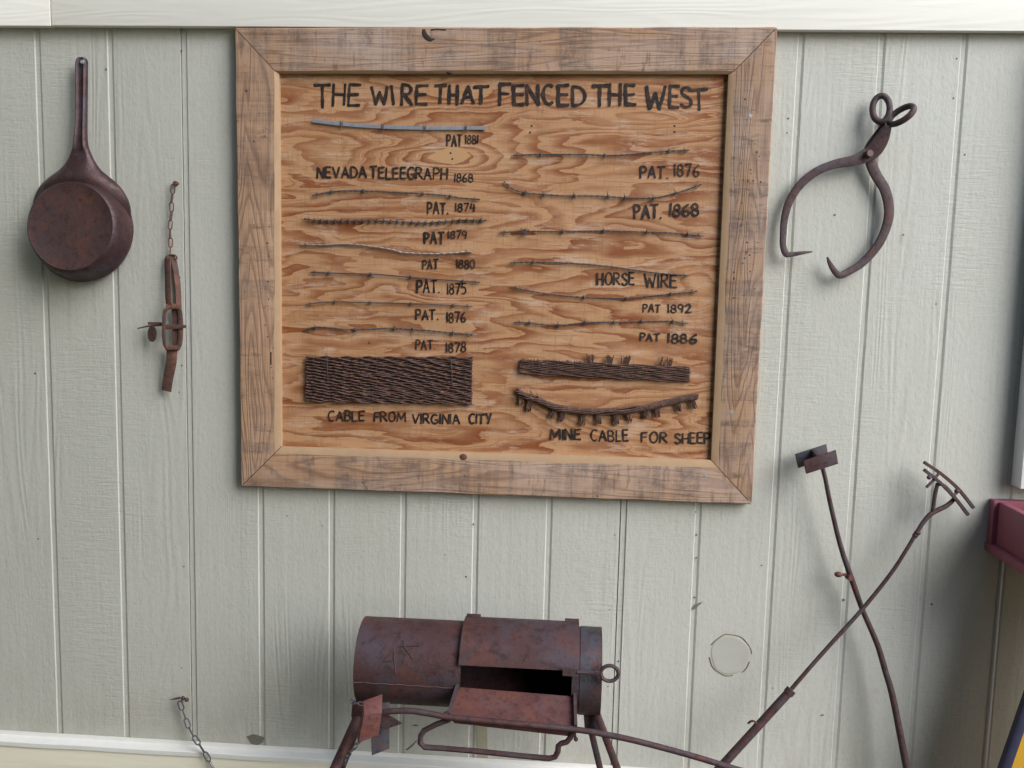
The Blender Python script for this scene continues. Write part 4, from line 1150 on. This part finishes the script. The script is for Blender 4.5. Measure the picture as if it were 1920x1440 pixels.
px0 = P(1851,985,.0).x; zt = P(1868,941,.03).z; zb = P(1852,1026,.02).z
DPL, LPL = .30, 1.0
bm = bmesh.new(); add_box(bm, (px0+.012, -DPL, zb+.012), (px0+.032, -.030, zt), .002); obj('side_panel', bm, M['maroon'], pl)
bm = bmesh.new(); add_box(bm, (px0+LPL-.032, -DPL, zb+.012), (px0+LPL-.012, -.030, zt), .002); obj('side_panel', bm, M['maroon'], pl)
bm = bmesh.new(); add_box(bm, (px0, -.028, zb+.004), (px0+LPL, -.001, zt+.003), .003); obj('back_board', bm, M['maroon'], pl)
bm = bmesh.new(); add_box(bm, (px0+.012, -DPL-.022, zb+.012), (px0+LPL-.012, -DPL-.001, zt), .002); obj('front_panel', bm, M['maroon'], pl)
bm = bmesh.new(); add_box(bm, (px0-.004, -DPL-.034, zb-.012), (px0+LPL+.004, -.001, zb+.0105), .003); obj('bottom_board', bm, M['maroon'], pl)
bm = bmesh.new(); add_box(bm, (px0+.033, -DPL+.001, zb+.013), (px0+LPL-.033, -.031, zt-.03)); obj('soil', bm, M['soil'], pl, smooth=0)
def plant(x, y, label):
    t = thing('potted_plant', label, 'plant', (x, y, zt-.03))
    bm = bmesh.new()
    for i in range(16):
        a_ = random.uniform(0, 2*math.pi); ln = random.uniform(.04, .10); el = random.uniform(.5, 1.4)
        dv = Vector((math.cos(a_)*math.cos(el), math.sin(a_)*math.cos(el), math.sin(el))); b = dv.orthogonal().normalized()
        base = Vector((x, y, zt-.032)); 
        vs = [bm.verts.new(base+dv*(ln*s)+b*(wd_*ln)+Vector((0, 0, -.02*s*s))) for s, wd_ in ((0, .02), (.45, .16), (1, 0), (.5, -.16))]
        bm.faces.new(vs)
    obj('leaves', bm, M['leaf'], t)
plant(px0+.14, -.10, 'small green plant in the maroon window box under the window')
plant(px0+.48, -.16, 'green plant in the middle of the maroon window box')

sg = thing('sign_board', 'yellow sign board in a dark navy frame at the lower right corner', 'sign', P(1900,1440,.2))
DS = .22
e0, e1 = P(1920,1299,DS), P(1871,1441,DS)
foot = down_to_ground(e0, e1, .004); topv = e0 + (e0-e1).normalized()*.34
wid = .74
A_, B_ = topv, foot
C2, D2 = Vector((foot.x+wid, foot.y, foot.z)), Vector((2*(foot.x+wid/2)-topv.x, topv.y, topv.z))
nn = (B_-A_).cross(D2-A_).normalized(); 
if nn.y > 0: nn = -nn
bm = bmesh.new(); c_ = (A_+B_+C2+D2)/4; add_prism(bm, [v_.lerp(c_, .035) for v_ in (A_, B_, C2, D2)], nn, .010); obj('panel', bm, M['yellow'], sg, smooth=0)
for p_, q_ in ((A_, B_), (B_, C2), (C2, D2), (D2, A_)):
    c_ = (A_+B_+C2+D2)/4; dv = (q_-p_).normalized(); iv = nn.cross(dv); iv = iv if iv.dot(c_-p_) > 0 else -iv
    bm = bmesh.new(); sweep(bm, [p_+iv*.012+nn*.004, q_+iv*.012+nn*.004], (.012, .010), rect=True, nref=nn); obj('frame_bar', bm, M['navy'], sg)
